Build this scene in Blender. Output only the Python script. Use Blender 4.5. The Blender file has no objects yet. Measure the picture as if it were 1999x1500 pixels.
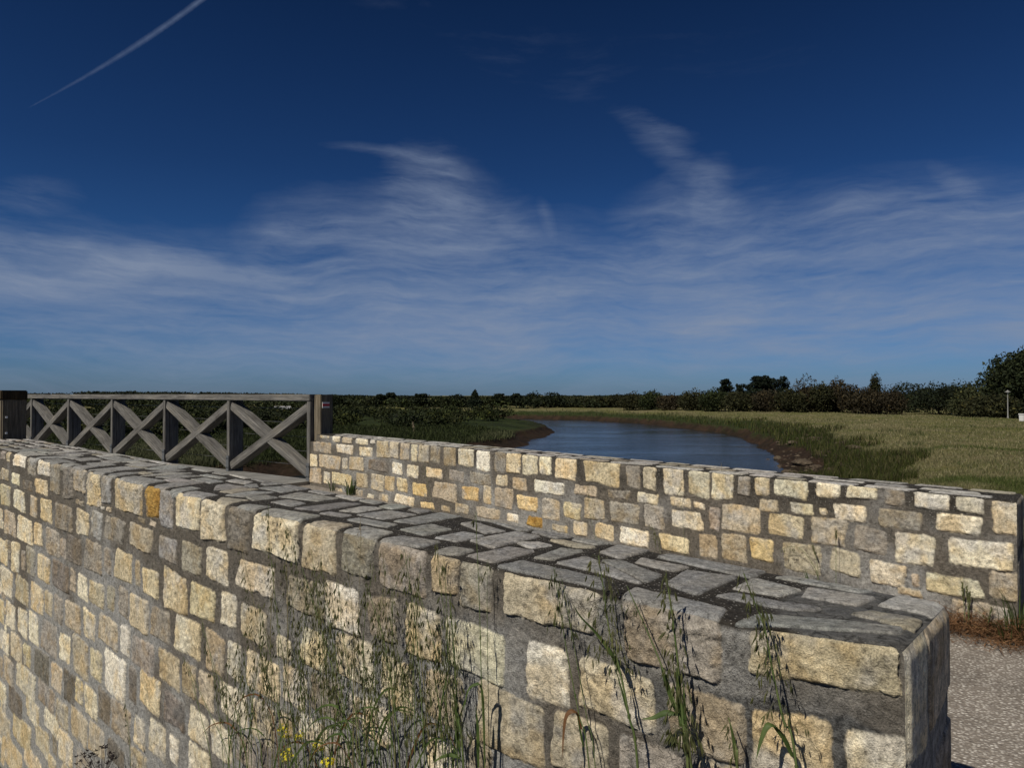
import bpy, bmesh, math, random
import numpy as np
from mathutils import Vector, Matrix

random.seed(7)
rng = np.random.default_rng(11)
scene = bpy.context.scene
R = math.radians

# ------------------------------------------------------------------ camera
# world units are metres, the lens is at the origin, +Y looks out over the river
cam_d = bpy.data.cameras.new('camera')
cam = bpy.data.objects.new('camera', cam_d)
scene.collection.objects.link(cam)
cam.location = (0, 0, 0)
PITCH = R(0.83)
cam.rotation_euler = (R(90) + PITCH, 0, 0)
cam_d.sensor_width = 36
FPX = 1386.0
cam_d.lens = FPX / 1999 * 36
cam_d.clip_start = 0.05
cam_d.clip_end = 6000
scene.camera = cam
scene.render.resolution_x = 1024
scene.render.resolution_y = 769

# ------------------------------------------------------------------ sun
SUN = Vector((-0.47, -0.51, 0.72)).normalized()
sd = bpy.data.lights.new('sun', 'SUN')
sd.energy = 4.2
sd.angle = R(0.55)
sd.color = (1.0, 0.93, 0.80)
so = bpy.data.objects.new('sun', sd)
scene.collection.objects.link(so)
so.rotation_euler = SUN.to_track_quat('Z', 'Y').to_euler()

scene.view_settings.view_transform = 'Standard'
scene.view_settings.look = 'None'
scene.view_settings.exposure = 0.0
scene.view_settings.gamma = 1

# ------------------------------------------------------------------ node helpers
class NT:
    def __init__(s, tree):
        s.t = tree
        s.n = tree.nodes
        s.l = tree.links
    def new(s, typ, **kw):
        n = s.n.new(typ)
        for k, v in kw.items():
            setattr(n, k, v)
        return n
    def set(s, n, i, v):
        if v is None:
            return
        if isinstance(v, bpy.types.NodeSocket):
            s.l.new(v, n.inputs[i])
        else:
            n.inputs[i].default_value = v
    def math(s, op, a, b=None, clamp=False):
        n = s.new('ShaderNodeMath', operation=op, use_clamp=clamp)
        s.set(n, 0, a)
        s.set(n, 1, b)
        return n.outputs[0]
    def noise(s, vec, scale, detail=4, rough=0.55, dist=0.0, color=False):
        n = s.new('ShaderNodeTexNoise')
        if vec is not None:
            s.l.new(vec, n.inputs['Vector'])
        s.set(n, 'Scale', scale)
        s.set(n, 'Detail', detail)
        s.set(n, 'Roughness', rough)
        s.set(n, 'Distortion', dist)
        return n.outputs['Color' if color else 'Fac']
    def mapping(s, vec, loc=(0, 0, 0), rot=(0, 0, 0), scale=(1, 1, 1), typ='POINT'):
        n = s.new('ShaderNodeMapping', vector_type=typ)
        s.l.new(vec, n.inputs['Vector'])
        n.inputs['Location'].default_value = loc
        n.inputs['Rotation'].default_value = rot
        n.inputs['Scale'].default_value = scale
        return n.outputs[0]
    def mix(s, fac, a, b, mode='MIX'):
        n = s.new('ShaderNodeMix', data_type='RGBA', blend_type=mode)
        s.set(n, 0, fac)
        for i, v in ((6, a), (7, b)):
            if isinstance(v, tuple) and len(v) == 3:
                v = v + (1,)
            s.set(n, i, v)
        return n.outputs[2]
    def ramp(s, fac, stops):
        n = s.new('ShaderNodeValToRGB')
        s.l.new(fac, n.inputs[0])
        el = n.color_ramp.elements
        while len(el) < len(stops):
            el.new(0.5)
        for e, (p, c) in zip(el, stops):
            e.position = p
            if not isinstance(c, (tuple, list)):
                c = (c, c, c)
            e.color = tuple(c[:3]) + (1,)
        return n.outputs[0]
    def maprange(s, v, a, b, c=0.0, d=1.0, smooth=False):
        n = s.new('ShaderNodeMapRange')
        if smooth:
            n.interpolation_type = 'SMOOTHSTEP'
        s.set(n, 0, v)
        for i, k in ((1, a), (2, b), (3, c), (4, d)):
            n.inputs[i].default_value = k
        return n.outputs[0]
    def bump(s, h, strength=0.5, dist=0.01, normal=None):
        n = s.new('ShaderNodeBump')
        s.set(n, 'Strength', strength)
        s.set(n, 'Distance', dist)
        s.l.new(h, n.inputs['Height'])
        if normal is not None:
            s.l.new(normal, n.inputs['Normal'])
        return n.outputs[0]

def material(name):
    m = bpy.data.materials.new(name)
    m.use_nodes = True
    t = NT(m.node_tree)
    b = m.node_tree.nodes['Principled BSDF']
    b.inputs['Roughness'].default_value = 0.85
    b.inputs['Specular IOR Level'].default_value = 0.25
    return m, t, b

# ------------------------------------------------------------------ sky
world = bpy.data.worlds.new('World')
scene.world = world
world.use_nodes = True
w = NT(world.node_tree)
bg = world.node_tree.nodes['Background']
sky = w.new('ShaderNodeTexSky', sky_type='NISHITA')
sky.sun_disc = False
sky.sun_elevation = math.asin(SUN.z)
sky.sun_rotation = math.atan2(SUN.x, SUN.y)
sky.altitude = 0
sky.air_density = 1.0
sky.dust_density = 0.4
sky.ozone_density = 3.0
tc = w.new('ShaderNodeTexCoord')
dirv = tc.outputs['Generated']
sep = w.new('ShaderNodeSeparateXYZ')
w.l.new(dirv, sep.inputs[0])
az = w.math('ARCTAN2', sep.outputs[0], sep.outputs[1])
el = w.math('ARCSINE', sep.outputs[2])
cmb = w.new('ShaderNodeCombineXYZ')
w.l.new(az, cmb.inputs[0])
w.l.new(el, cmb.inputs[1])
uv = cmb.outputs[0]

def ae(px, py):
    """direction of a point of the sky as azimuth, elevation (radians)"""
    a = math.atan((px - 1000) / FPX)
    return a, math.atan((770 - py) / FPX * math.cos(a))

# gentle warp so that the veils curl
wn = w.noise(uv, 3.0, 3, 0.5, 0.0, color=True)
wsub = w.new('ShaderNodeVectorMath', operation='SUBTRACT')
w.l.new(wn, wsub.inputs[0])
wsub.inputs[1].default_value = (0.5, 0.5, 0.5)
wsc = w.new('ShaderNodeVectorMath', operation='SCALE')
w.l.new(wsub.outputs[0], wsc.inputs[0])
wsc.inputs['Scale'].default_value = 0.10
wad = w.new('ShaderNodeVectorMath', operation='ADD')
w.l.new(uv, wad.inputs[0])
w.l.new(wsc.outputs[0], wad.inputs[1])
wn2 = w.noise(uv, 11.0, 4, 0.55, 0.0, color=True)
ws2 = w.new('ShaderNodeVectorMath', operation='SCALE')
w.l.new(wn2, ws2.inputs[0])
ws2.inputs['Scale'].default_value = 0.012
wa2 = w.new('ShaderNodeVectorMath', operation='ADD')
w.l.new(wad.outputs[0], wa2.inputs[0])
w.l.new(ws2.outputs[0], wa2.inputs[1])
wb2 = w.new('ShaderNodeVectorMath', operation='SUBTRACT')
w.l.new(wa2.outputs[0], wb2.inputs[0])
wb2.inputs[1].default_value = (0.006, 0.006, 0.006)
uvw = wb2.outputs[0]

def blob(px, py, wpx, hpx, ang, amp, warped=True):
    a, e = ae(px, py)
    n = w.mapping(uvw if warped else uv, (a, e, 0), (0, 0, R(ang)), (wpx / FPX, hpx / FPX, 1.0), 'TEXTURE')
    g = w.new('ShaderNodeTexGradient', gradient_type='SPHERICAL')
    w.l.new(n, g.inputs[0])
    s_ = w.math('SMOOTH_MIN', g.outputs['Fac'], 0.8)
    return w.math('MULTIPLY', g.outputs['Fac'], amp)

blobs = [
    (120, 535, 330, 85, 2, 0.55), (300, 505, 150, 40, 10, 0.45), (700, 470, 190, 38, -6, 0.55),
    (850, 400, 90, 130, 40, 0.55), (960, 520, 200, 110, -20, 0.35), (1230, 560, 320, 90, 10, 0.35), (1120, 655, 330, 30, 2, 0.55),
    (1660, 450, 220, 70, 12, 0.35), (1880, 500, 300, 80, 20, 0.5), (1300, 285, 130, 46, -40, 0.42), (1395, 360, 50, 70, -30, 0.32),
    (1420, 420, 70, 60, -35, 0.35), (1072, 425, 14, 50, 15, 0.22), (1290, 245, 130, 22, -20, 0.3), (1750, 600, 380, 36, 3, 0.4),
    (850, 60, 360, 120, -12, 0.17), (1350, 110, 520, 150, -10, 0.09), (60, 375, 110, 45, 15, 0.40), (740, 308, 150, 14, -3, 0.42),
    (1860, 362, 60, 22, -40, 0.3), (1150, 160, 120, 80, 30, 0.08),
]
acc = None
for b in blobs:
    o = blob(*b)
    acc = o if acc is None else w.math('ADD', acc, o)
# the long band of cirrus: its upper edge rises and falls with the azimuth
sw = w.new('ShaderNodeSeparateXYZ')
w.l.new(uvw, sw.inputs[0])
pts_e = [(-60, 470), (190, 462), (330, 480), (450, 500), (540, 450), (700, 425), (790, 350), (880, 350), (980, 405), (1080, 470), (1180, 470), (1290, 400), (1400, 385), (1600, 415), (1850, 385), (2060, 400)]
A0, A1 = ae(-60, 500)[0], ae(2060, 500)[0]
edge_ = w.ramp(w.maprange(sw.outputs[0], A0, A1), [((ae(x, y)[0] - A0) / (A1 - A0), ae(x, y)[1] / 0.4) for x, y in pts_e])
edge_ = w.math('MULTIPLY', w.math('ADD', edge_, 0.0), 0.4)
dlt = w.math('SUBTRACT', edge_, sw.outputs[1])
band = w.maprange(dlt, -0.060, 0.13, 0.0, 1.0)
low = w.maprange(sw.outputs[1], 0.01, 0.10, 0.25, 1.0, True)
band = w.math('MULTIPLY', band, low)
# fibres: stretched, distorted noise
f1 = w.noise(w.mapping(uvw, (3, 1, 0), (0, 0, R(16)), (3.2, 11, 1)), 1.3, 9, 0.55, 0.5)
f2 = w.noise(w.mapping(uvw, (0, 5, 0), (0, 0, R(33)), (3.2, 30, 1)), 1.5, 8, 0.60, 0.35)
f3 = w.noise(w.mapping(uvw, (9, 2, 0), (0, 0, R(-12)), (1.6, 7, 1)), 2.0, 7, 0.58, 0.5)
f5 = w.noise(w.mapping(uvw, (1, 7, 0), (0, 0, R(28)), (14, 60, 1)), 2.0, 6, 0.65, 0.6)
f4 = w.noise(w.mapping(uv, (4, 2, 0), (0, 0, R(-40)), (5, 46, 1)), 1.6, 6, 0.6, 0.3)
fib = w.math('ADD', w.math('MULTIPLY', f1, 0.34), w.math('ADD', w.math('MULTIPLY', f2, 0.34), w.math('ADD', w.math('MULTIPLY', f3, 0.32), w.math('ADD', w.math('MULTIPLY', f4, 0.14), w.math('MULTIPLY', w.math('SUBTRACT', f5, 0.5), 0.16)))))
fibs = w.maprange(fib, 0.42, 0.70, 0.0, 1.0, True)
fibb = w.maprange(fib, 0.36, 0.68, 0.36, 1.0, True)
fibn = w.maprange(fib, 0.45, 0.69, 0.0, 1.0)
tot = w.math('ADD', w.math('MULTIPLY', band, 0.52), w.math('MULTIPLY', acc, 0.42))
# fibres reach furthest where the veil is thick: its edges fray instead of fading evenly
tot = w.math('ADD', tot, w.math('MULTIPLY', fibn, w.maprange(tot, 0.0, 0.25, 0.05, 0.80)))
dens = w.math('MULTIPLY', w.math('POWER', w.maprange(tot, 0.12, 1.40, 0.0, 1.0), 1.25), 0.98)
# vapour trail of an aeroplane, high on the left
a0, e0 = ae(48, 208)
a1, e1 = ae(385, -5)
ang = math.atan2(e1 - e0, a1 - a0)
tr = w.mapping(uv, (a0, e0, 0), (0, 0, ang), (1, 1, 1), 'TEXTURE')
sp2 = w.new('ShaderNodeSeparateXYZ')
w.l.new(tr, sp2.inputs[0])
L = math.hypot(a1 - a0, e1 - e0)
along = w.maprange(sp2.outputs[0], 0.0, L, 0.0, 1.0)
tn = w.noise(uv, 240, 3, 0.6)
wid = w.math('ADD', w.math('MULTIPLY', w.math('MINIMUM', along, 0.6), 0.0052), w.math('MULTIPLY', tn, 0.0014))
yy = w.math('ABSOLUTE', w.math('ADD', sp2.outputs[1], w.math('MULTIPLY', w.math('SINE', w.math('MULTIPLY', along, 3.1)), 0.0012)))
prof = w.math('SUBTRACT', 1.0, w.math('DIVIDE', yy, wid), True)
prof = w.math('MULTIPLY', w.math('POWER', prof, 0.9), 0.8)
prof = w.math('MULTIPLY', prof, w.maprange(sp2.outputs[0], 0.0, L * 0.75, 0.25, 1.0))
prof = w.math('MULTIPLY', prof, w.maprange(sp2.outputs[0], 0.0, 0.01, 0.0, 1.0))
prof = w.math('MULTIPLY', prof, w.math('ADD', 0.15, w.math('MULTIPLY', w.noise(uv, 60, 4), 0.60)))
# deeper, polarised-looking blue: the sky colour raised to a power
gam = w.new('ShaderNodeGamma')
w.l.new(sky.outputs[0], gam.inputs[0])
gam.inputs[1].default_value = 1.0
grade = w.ramp(w.maprange(el, 0.0, 0.6), [(0.0, (0.38, 0.63, 1.15)), (0.08, (0.32, 0.60, 1.15)), (0.25, (0.21, 0.47, 0.88)), (0.5, (0.14, 0.325, 0.63)), (0.9, (0.085, 0.205, 0.40))])
skyc = w.mix(1.0, gam.outputs[0], grade, 'MULTIPLY')
withc = w.mix(dens, skyc, (4.3, 5.35, 7.5))
witht = w.mix(prof, withc, (3.2, 4.2, 6.4))
w.l.new(witht, bg.inputs[0])
bg.inputs[1].default_value = 0.05

# ------------------------------------------------------------------ numeric helpers
def hash2(ix, iy, seed):
    h = (ix.astype(np.int64) * 374761393 + iy.astype(np.int64) * 668265263 + seed * 1442695041) & 0xFFFFFFFF
    h = ((h ^ (h >> 13)) * 1274126177) & 0xFFFFFFFF
    h = h ^ (h >> 16)
    return (h & 0xFFFF) / 65535.0

def vnoise(x, y, seed=0):
    ix = np.floor(x); iy = np.floor(y)
    fx = x - ix; fy = y - iy
    fx = fx * fx * (3 - 2 * fx); fy = fy * fy * (3 - 2 * fy)
    a = hash2(ix, iy, seed); b = hash2(ix + 1, iy, seed)
    c = hash2(ix, iy + 1, seed); d = hash2(ix + 1, iy + 1, seed)
    return (a * (1 - fx) + b * fx) * (1 - fy) + (c * (1 - fx) + d * fx) * fy

def fbm(x, y, seed=0, octv=4, gain=0.5):
    """zero-mean fractal noise, roughly within -1..1"""
    t = 0; a = 1; s = 0
    for i in range(octv):
        t = t + a * (vnoise(x + 17.3 * i, y - 9.1 * i, seed + i * 31) * 2 - 1)
        s += a; a *= gain
        x = x * 2.03; y = y * 2.03
    return t / s

def ridged(x, y, seed=0, octv=4):
    t = 0; a = 1; s = 0
    for i in range(octv):
        n = 1 - np.abs(vnoise(x + 7.7 * i, y + 3.1 * i, seed + i * 17) * 2 - 1)
        t = t + a * n * n; s += a; a *= 0.5
        x = x * 2.1; y = y * 2.1
    return t / s

def smooth(e0, e1, x):
    t = np.clip((x - e0) / (e1 - e0), 0, 1)
    return t * t * (3 - 2 * t)

CT, ST = math.cos(PITCH), math.sin(PITCH)
def ray(px, py):
    dx = (px - 999.5) / FPX; dy = (750 - py) / FPX
    return np.array([dx, CT - dy * ST, ST + dy * CT])

def link(ob, parent=None):
    scene.collection.objects.link(ob)
    if parent is not None:
        ob.parent = parent
    return ob

def tag(ob, label=None, cat=None, group=None, kind=None):
    if label: ob['label'] = label
    if cat: ob['category'] = cat
    if group: ob['group'] = group
    if kind: ob['kind'] = kind
    return ob

def empty(name, loc=(0, 0, 0), rz=0.0):
    o = bpy.data.objects.new(name, None)
    o.location = loc
    o.rotation_euler = (0, 0, rz)
    o.empty_display_size = 0.2
    return link(o)

def np_mesh(name, verts, faces, mat, parent=None, smooth_sh=True, attrs=None, fmat=None):
    """verts (n,3), faces (m,k) all of one size k"""
    verts = np.asarray(verts, dtype=np.float32)
    faces = np.asarray(faces, dtype=np.int32)
    k = faces.shape[1]
    me = bpy.data.meshes.new(name)
    me.vertices.add(len(verts))
    me.vertices.foreach_set('co', verts.ravel())
    me.loops.add(faces.size)
    me.loops.foreach_set('vertex_index', faces.ravel())
    me.polygons.add(len(faces))
    me.polygons.foreach_set('loop_start', np.arange(0, faces.size, k, dtype=np.int32))
    me.polygons.foreach_set('loop_total', np.full(len(faces), k, dtype=np.int32))
    me.polygons.foreach_set('use_smooth', np.full(len(faces), smooth_sh, dtype=bool))
    for m in (mat if isinstance(mat, (list, tuple)) else [mat]):
        me.materials.append(m)
    if fmat is not None:
        me.polygons.foreach_set('material_index', np.asarray(fmat, dtype=np.int32))
    for an, (typ, data) in (attrs or {}).items():
        at = me.attributes.new(an, typ, 'POINT')
        data = np.asarray(data, dtype=np.float32)
        if typ == 'FLOAT_COLOR':
            if data.shape[1] == 3:
                data = np.concatenate([data, np.ones((len(data), 1), np.float32)], 1)
            at.data.foreach_set('color', data.ravel())
        else:
            at.data.foreach_set('value', data.ravel())
    me.update(calc_edges=True)
    me.validate()
    return link(bpy.data.objects.new(name, me), parent)

def grid_faces(nr, nc):
    i = np.arange(nr - 1)[:, None] * nc + np.arange(nc - 1)[None, :]
    i = i.ravel()
    return np.stack([i, i + 1, i + nc + 1, i + nc], 1)

# ------------------------------------------------------------------ masonry
def masonry_material():
    m, t, b = material('stone and mortar')
    a = t.new('ShaderNodeAttribute', attribute_name='Col').outputs['Color']
    mo = t.new('ShaderNodeAttribute', attribute_name='mortar').outputs['Fac']
    pb = t.new('ShaderNodeAttribute', attribute_name='pebble').outputs['Fac']
    co = t.new('ShaderNodeTexCoord').outputs['Object']
    n1 = t.noise(co, 55, 6, 0.65)
    n2 = t.noise(co, 260, 4, 0.7)
    n3 = t.noise(co, 14, 5, 0.6)
    c = t.mix(1.0, a, t.ramp(n1, [(0.28, 0.34), (0.42, 0.84), (0.54, 1.12), (0.75, 1.48)]), 'MULTIPLY')
    c = t.mix(1.0, c, t.ramp(n2, [(0.28, 0.50), (0.5, 1.0), (0.72, 1.45)]), 'MULTIPLY')
    c = t.mix(0.5, c, t.ramp(n3, [(0.3, (0.78, 0.80, 0.84)), (0.6, (1.08, 1.04, 0.98))]), 'MULTIPLY')
    # thin dark pits and cracks of the cleft faces
    vo = t.new('ShaderNodeTexVoronoi', feature='DISTANCE_TO_EDGE')
    wv = t.new('ShaderNodeVectorMath', operation='ADD')
    t.l.new(co, wv.inputs[0])
    ns = t.new('ShaderNodeVectorMath', operation='SCALE')
    t.l.new(t.noise(co, 20, 4, 0.6, color=True), ns.inputs[0])
    ns.inputs['Scale'].default_value = 0.09
    t.l.new(ns.outputs[0], wv.inputs[1])
    t.l.new(wv.outputs[0], vo.inputs['Vector'])
    vo.inputs['Scale'].default_value = 22
    crk = t.maprange(vo.outputs['Distance'], 0.0, 0.035, 1.0, 0.0)
    crk = t.math('MULTIPLY', crk, t.maprange(t.noise(co, 9, 3), 0.56, 0.66))
    crk = t.math('MULTIPLY', crk, 0.30)
    c = t.mix(crk, c, (0.09, 0.07, 0.05))
    # small pale pebbles set in the mortar
    vp = t.new('ShaderNodeTexVoronoi', feature='F1')
    t.l.new(co, vp.inputs['Vector'])
    vp.inputs['Scale'].default_value = 120
    rnd = t.new('ShaderNodeSeparateColor')
    t.l.new(vp.outputs['Color'], rnd.inputs[0])
    peb = t.math('MULTIPLY', t.maprange(vp.outputs['Distance'], 0.34, 0.22), t.math('GREATER_THAN', rnd.outputs[0], 0.48))
    peb = t.math('MULTIPLY', peb, pb)
    peb = t.math('MULTIPLY', peb, mo)
    pcol = t.mix(rnd.outputs[1], (0.50, 0.48, 0.44), (0.13, 0.12, 0.11))
    c = t.mix(peb, c, pcol)
    t.l.new(c, b.inputs['Base Color'])
    h = t.math('ADD', t.math('MULTIPLY', n1, 0.7), t.math('MULTIPLY', n2, 0.35))
    h = t.math('SUBTRACT', h, t.math('MULTIPLY', crk, 0.8))
    h = t.math('ADD', h, t.math('MULTIPLY', peb, 0.5))
    t.l.new(t.bump(h, 1.0, 0.016), b.inputs['Normal'])
    b.inputs['Roughness'].default_value = 0.92
    b.inputs['Specular IOR Level'].default_value = 0.15
    return m
MASON = masonry_material()

PAL = {'C': (.69, .63, .49), 'Y': (.64, .55, .38), 'y': (.63, .49, .27), 'W': (.76, .72, .62), 'T': (.50, .435, .33),
       'G': (.32, .295, .25), 'P': (.37, .335, .29), 'D': (.215, .195, .17), 'O': (.40, .25, .08), 'B': (.37, .365, .355),
       't': (.275, .275, .27), 'u': (.34, .337, .325), 'e': (.46, .45, .43), 'c': (.36, .33, .27)}

def poly_sdf(x, y, pts):
    pts = np.asarray(pts)
    n = len(pts)
    d = np.full(x.shape, 1e9)
    inside = np.zeros(x.shape, bool)
    for i in range(n):
        ax, ay = pts[i]; bx, by = pts[(i + 1) % n]
        ex, ey = bx - ax, by - ay
        wx, wy = x - ax, y - ay
        t = np.clip((wx * ex + wy * ey) / (ex * ex + ey * ey + 1e-12), 0, 1)
        d = np.minimum(d, (wx - ex * t) ** 2 + (wy - ey * t) ** 2)
        c = ((ay > y) != (by > y)) & (x < (bx - ax) * (y - ay) / (by - ay + 1e-12) + ax)
        inside ^= c
    d = np.sqrt(d)
    return np.where(inside, -d, d)

def masonry(S, V, stones, seed, topdark, rough=1.0, patch=None):
    """stone relief, colour and masks over the unfolded wall surface (S along, V down<0 / over the top>0)"""
    sh = S.shape
    H = np.zeros(sh)
    base = np.full(sh, 1e3)
    ids = np.full(sh, -1)
    calm = 1 - 0.70 * smooth(0.0, 0.03, V)
    wx = S + calm * 0.010 * fbm(S * 20, V * 20, seed, 5, 0.65) + 0.007 * fbm(S * 6, V * 6, seed + 5, 2)
    wy = V + calm * 0.010 * fbm(S * 20 + 50, V * 20, seed + 9, 5, 0.65) + 0.007 * fbm(S * 6 + 9, V * 6, seed + 15, 2)
    r2 = np.random.default_rng(seed)
    for k, (pts, col) in enumerate(stones):
        pts = np.array(pts, float)
        c = pts.mean(0)
        ext = np.abs(pts - c).max(0)
        pts = pts + r2.normal(0, 0.075, pts.shape) * ext * (np.abs(pts[:, 1:2]) > .02)
        ontop = c[1] > 0
        pts = c + (pts - c) * (1 + (0.007 if ontop else -0.0015) / np.maximum(ext, .02))
        ext = ext + .01
        rr = min(0.010 if ontop else 0.017, 0.3 * min(ext))
        kf = 1 - rr / max(min(ext), 1e-3)
        q = c + (pts - c) * kf
        m = (np.abs(S - c[0]) < ext[0] + .03) & (np.abs(V - c[1]) < ext[1] + .03)
        if not m.any():
            continue
        d = poly_sdf(wx[m], wy[m], q) - rr * 1.0
        cur = base[m]
        better = d < cur
        cur[better] = d[better]
        base[m] = cur
        ii = ids[m]
        ii[better & (d < 0.012)] = k
        ids[m] = ii
    n = max(len(stones), 1)
    cols = np.array([PAL[c] for _, c in stones] + [(0, 0, 0)])
    jit = r2.normal(1, 0.09, (n + 1, 1)) * (1 + r2.normal(0, 0.012, (n + 1, 3)))
    cols = cols * jit
    second = cols * np.array([1.0, 0.89, 0.72]) * 0.90
    third = cols.mean(1, keepdims=True) * np.array([.84, .82, .78])
    prot = r2.uniform(0.000, 0.005, n + 1)
    tilt = r2.normal(0, 0.014, (n + 1, 2))
    rgh = r2.uniform(0.35, 1.0, n + 1) * rough
    off = r2.uniform(-9, 9, (n + 1, 2))
    cen = np.array([np.mean(p, 0) for p, _ in stones] + [(0, 0)])
    onstone = smooth(0.0015, -0.0025, base)
    top = smooth(-0.02, 0.02, V)
    idf = ids
    ox = S + off[idf, 0]; oy = V + off[idf, 1]
    rel = ridged(ox * 14, oy * 14, seed + 3, 5) - 0.45
    rel2 = fbm(ox * 45, oy * 45, seed + 4, 4, 0.75)
    facet = fbm(ox * 5, oy * 5, seed + 41, 3)
    rl = rgh[idf] * (1 - 0.82 * top)
    rel = rel * (1 - top) + 0.0 * top
    h = prot[idf] * (1 - .8 * top) + 0.0015 * top + rl * (0.017 * rel + 0.0105 * rel2 + 0.008 * facet * (1 - .9 * top))
    h = h + (tilt[idf, 0] * (S - cen[idf, 0]) + tilt[idf, 1] * (V - cen[idf, 1])) * (1 - 0.9 * top)
    h = np.where(h > .006, .006 + (h - .006) * .35, h)
    edge = smooth(0.001, -0.006 + 0.002 * top, base)
    mh = -0.004 + 0.003 * fbm(S * 30, V * 30, seed + 6, 4, 0.6) + 0.004 * fbm(S * 4, V * 4, seed + 7, 2)
    mh = mh * (1 - .6 * top) - 0.001 * top
    H = mh * (1 - onstone) + onstone * (mh * (1 - edge) + np.maximum(h, mh + 0.002) * edge)
    # a fine groove where stone and mortar meet
    H = H - 0.0035 * np.exp(-(base / 0.0035) ** 2) * (0.4 + 0.6 * vnoise(S * 30, V * 30, seed + 77))
    a = smooth(-0.15, 0.35, fbm(ox * 9, oy * 9, seed + 8, 4, 0.6))[..., None]
    g = smooth(0.05, 0.5, fbm(ox * 7 + 4, oy * 7, seed + 10, 4, 0.65))[..., None]
    a = a * (1 - .7 * top[..., None])
    C = cols[idf] * (1 - a * .85) + second[idf] * a * .85
    C = C * (1 - g * .65) + third[idf] * g * .65
    shade = 1 + 0.34 * fbm(ox * 30, oy * 30, seed + 12, 4, 0.75) + 0.30 * rel + 0.15 * rel2
    C = C * shade[..., None]
    mcol = np.array([.132, .118, .100])
    mc2 = np.array([.29, .288, .28])
    bl = smooth(-0.25, 0.35, fbm(S * 1.7, V * 1.7, seed + 20, 4, .6) - 0.5 * (V + 0.75))[..., None]
    M = mcol * (1 - bl) + mc2 * bl
    M = M * (1 + 0.25 * fbm(S * 40, V * 40, seed + 21, 3, .7))[..., None]
    tt = np.clip(top + topdark * smooth(-0.30, -0.02, V) * smooth(-.1, .4, fbm(S * 3, V * 3, seed + 23, 3)), 0, 1)[..., None]
    M = M * (1 - tt) + np.array([.040, .036, .031]) * (1 + .3 * fbm(S * 50, V * 50, seed + 24, 2))[..., None] * tt
    pebble = np.clip(0.12 + tt[..., 0], 0, 1)
    if patch is not None:
        for (ps, pv, rs_, rv_) in patch:
            e = np.sqrt(((S - ps) / rs_) ** 2 + ((V - pv) / rv_) ** 2) + 0.25 * fbm(S * 12, V * 12, seed + 60, 3)
            pm = smooth(1.05, 0.85, e)[..., None]
            crack = smooth(0.10, 0.02, np.abs(fbm(S * 28, V * 28, seed + 61, 2)))[..., None]
            pc = np.array([.12, .12, .118]) * (1 + .3 * fbm(S * 20, V * 20, seed + 62, 3))[..., None] * (1 - .6 * crack)
            M = M * (1 - pm) + pc * pm
            H = H - 0.002 * (pm * crack)[..., 0] * (1 - onstone)
            pebble = pebble * (1 - pm[..., 0])
    o3 = onstone[..., None]
    C = C * o3 + M * (1 - o3)
    return H, np.clip(C, 0.01, 0.95), 1 - onstone, pebble

class Wall:
    """a parapet with a rounded top edge; s runs along the front from the near end, t is depth into the wall"""
    def __init__(w, O, u, nb, ztop, T, smin, smax, r=0.028):
        w.O = np.array(O, float); w.u = np.array(u, float); w.nb = np.array(nb, float)
        w.zt = ztop; w.T = T; w.smin = smin; w.smax = smax; w.r = r; w.rend = r; w.lift = 0.034 if r > .03 else 0.0
    def front(w, px, py, g=0.0):
        """pixel -> (s, v) and world point on the front plane shifted g metres towards the camera"""
        d = ray(px, py)
        n = w.nb
        t = (w.O @ n - g) / (d[:2] @ n)
        p = d * t
        s = (p[:2] - w.O) @ w.u
        return s, p[2] - w.zt, p
    def topp(w, px, py):
        d = ray(px, py)
        t = w.zt / d[2]
        p = d * t
        q = p[:2] - w.O
        return q @ w.u, q @ w.nb
    def place(w, s, t, z, H):
        w_r = w.r
        """s,t,z on the sharp block (z<=0 below the top) -> rounded and displaced world points"""
        e = s - w.smin(t)
        r = w.r + (w.rend - w.r) * np.exp(-np.maximum(e, 0) / .22)
        ec = np.maximum(e, r); tcl = np.clip(t, r, w.T(s) - r); zc = np.minimum(z, -r)
        v = np.stack([e - ec, t - tcl, z - zc], -1)
        L = np.linalg.norm(v, axis=-1, keepdims=True)
        nrm = v / np.maximum(L, 1e-6)
        p = np.stack([ec, tcl, zc], -1) + nrm * (np.where(L[..., 0] > 1e-6, r, 0) + H)[..., None]
        sw = p[..., 0] + w.smin(t)
        xy = w.O + sw[..., None] * w.u + p[..., 1:2] * w.nb
        up = w.lift * np.clip(1 - sw / .34, 0, 1) * np.clip(1 - p[..., 1] / .5, 0, 1) * smooth(-.45, -.12, p[..., 2])
        return np.concatenate([xy, (w.zt + p[..., 2] + up)[..., None]], -1)

def quad_front(wall, tile, boxes):
    ox, oy, sc = tile
    out = []
    for (x0, x1, y0, y1, c) in boxes:
        X0, X1, Y0, Y1 = ox + x0 / sc, ox + x1 / sc, oy + y0 / sc, oy + y1 / sc
        xm = (X0 + X1) / 2
        s0 = wall.front(X0, 900)[0]; s1 = wall.front(X1, 900)[0]
        v0 = wall.front(xm, Y0)[1]; v1 = wall.front(xm, Y1)[1]
        out.append(([(s0, v0), (s1, v0), (s1, v1), (s0, v1)], c))
    return out

def quad_top(wall, tile, quads, col='t'):
    ox, oy, sc = tile
    out = []
    for q in quads:
        c = col
        if isinstance(q[-1], str):
            c = q[-1]; q = q[:-1]
        out.append(([wall.topp(ox + x / sc, oy + y / sc) for x, y in q], c))
    return out

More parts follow.
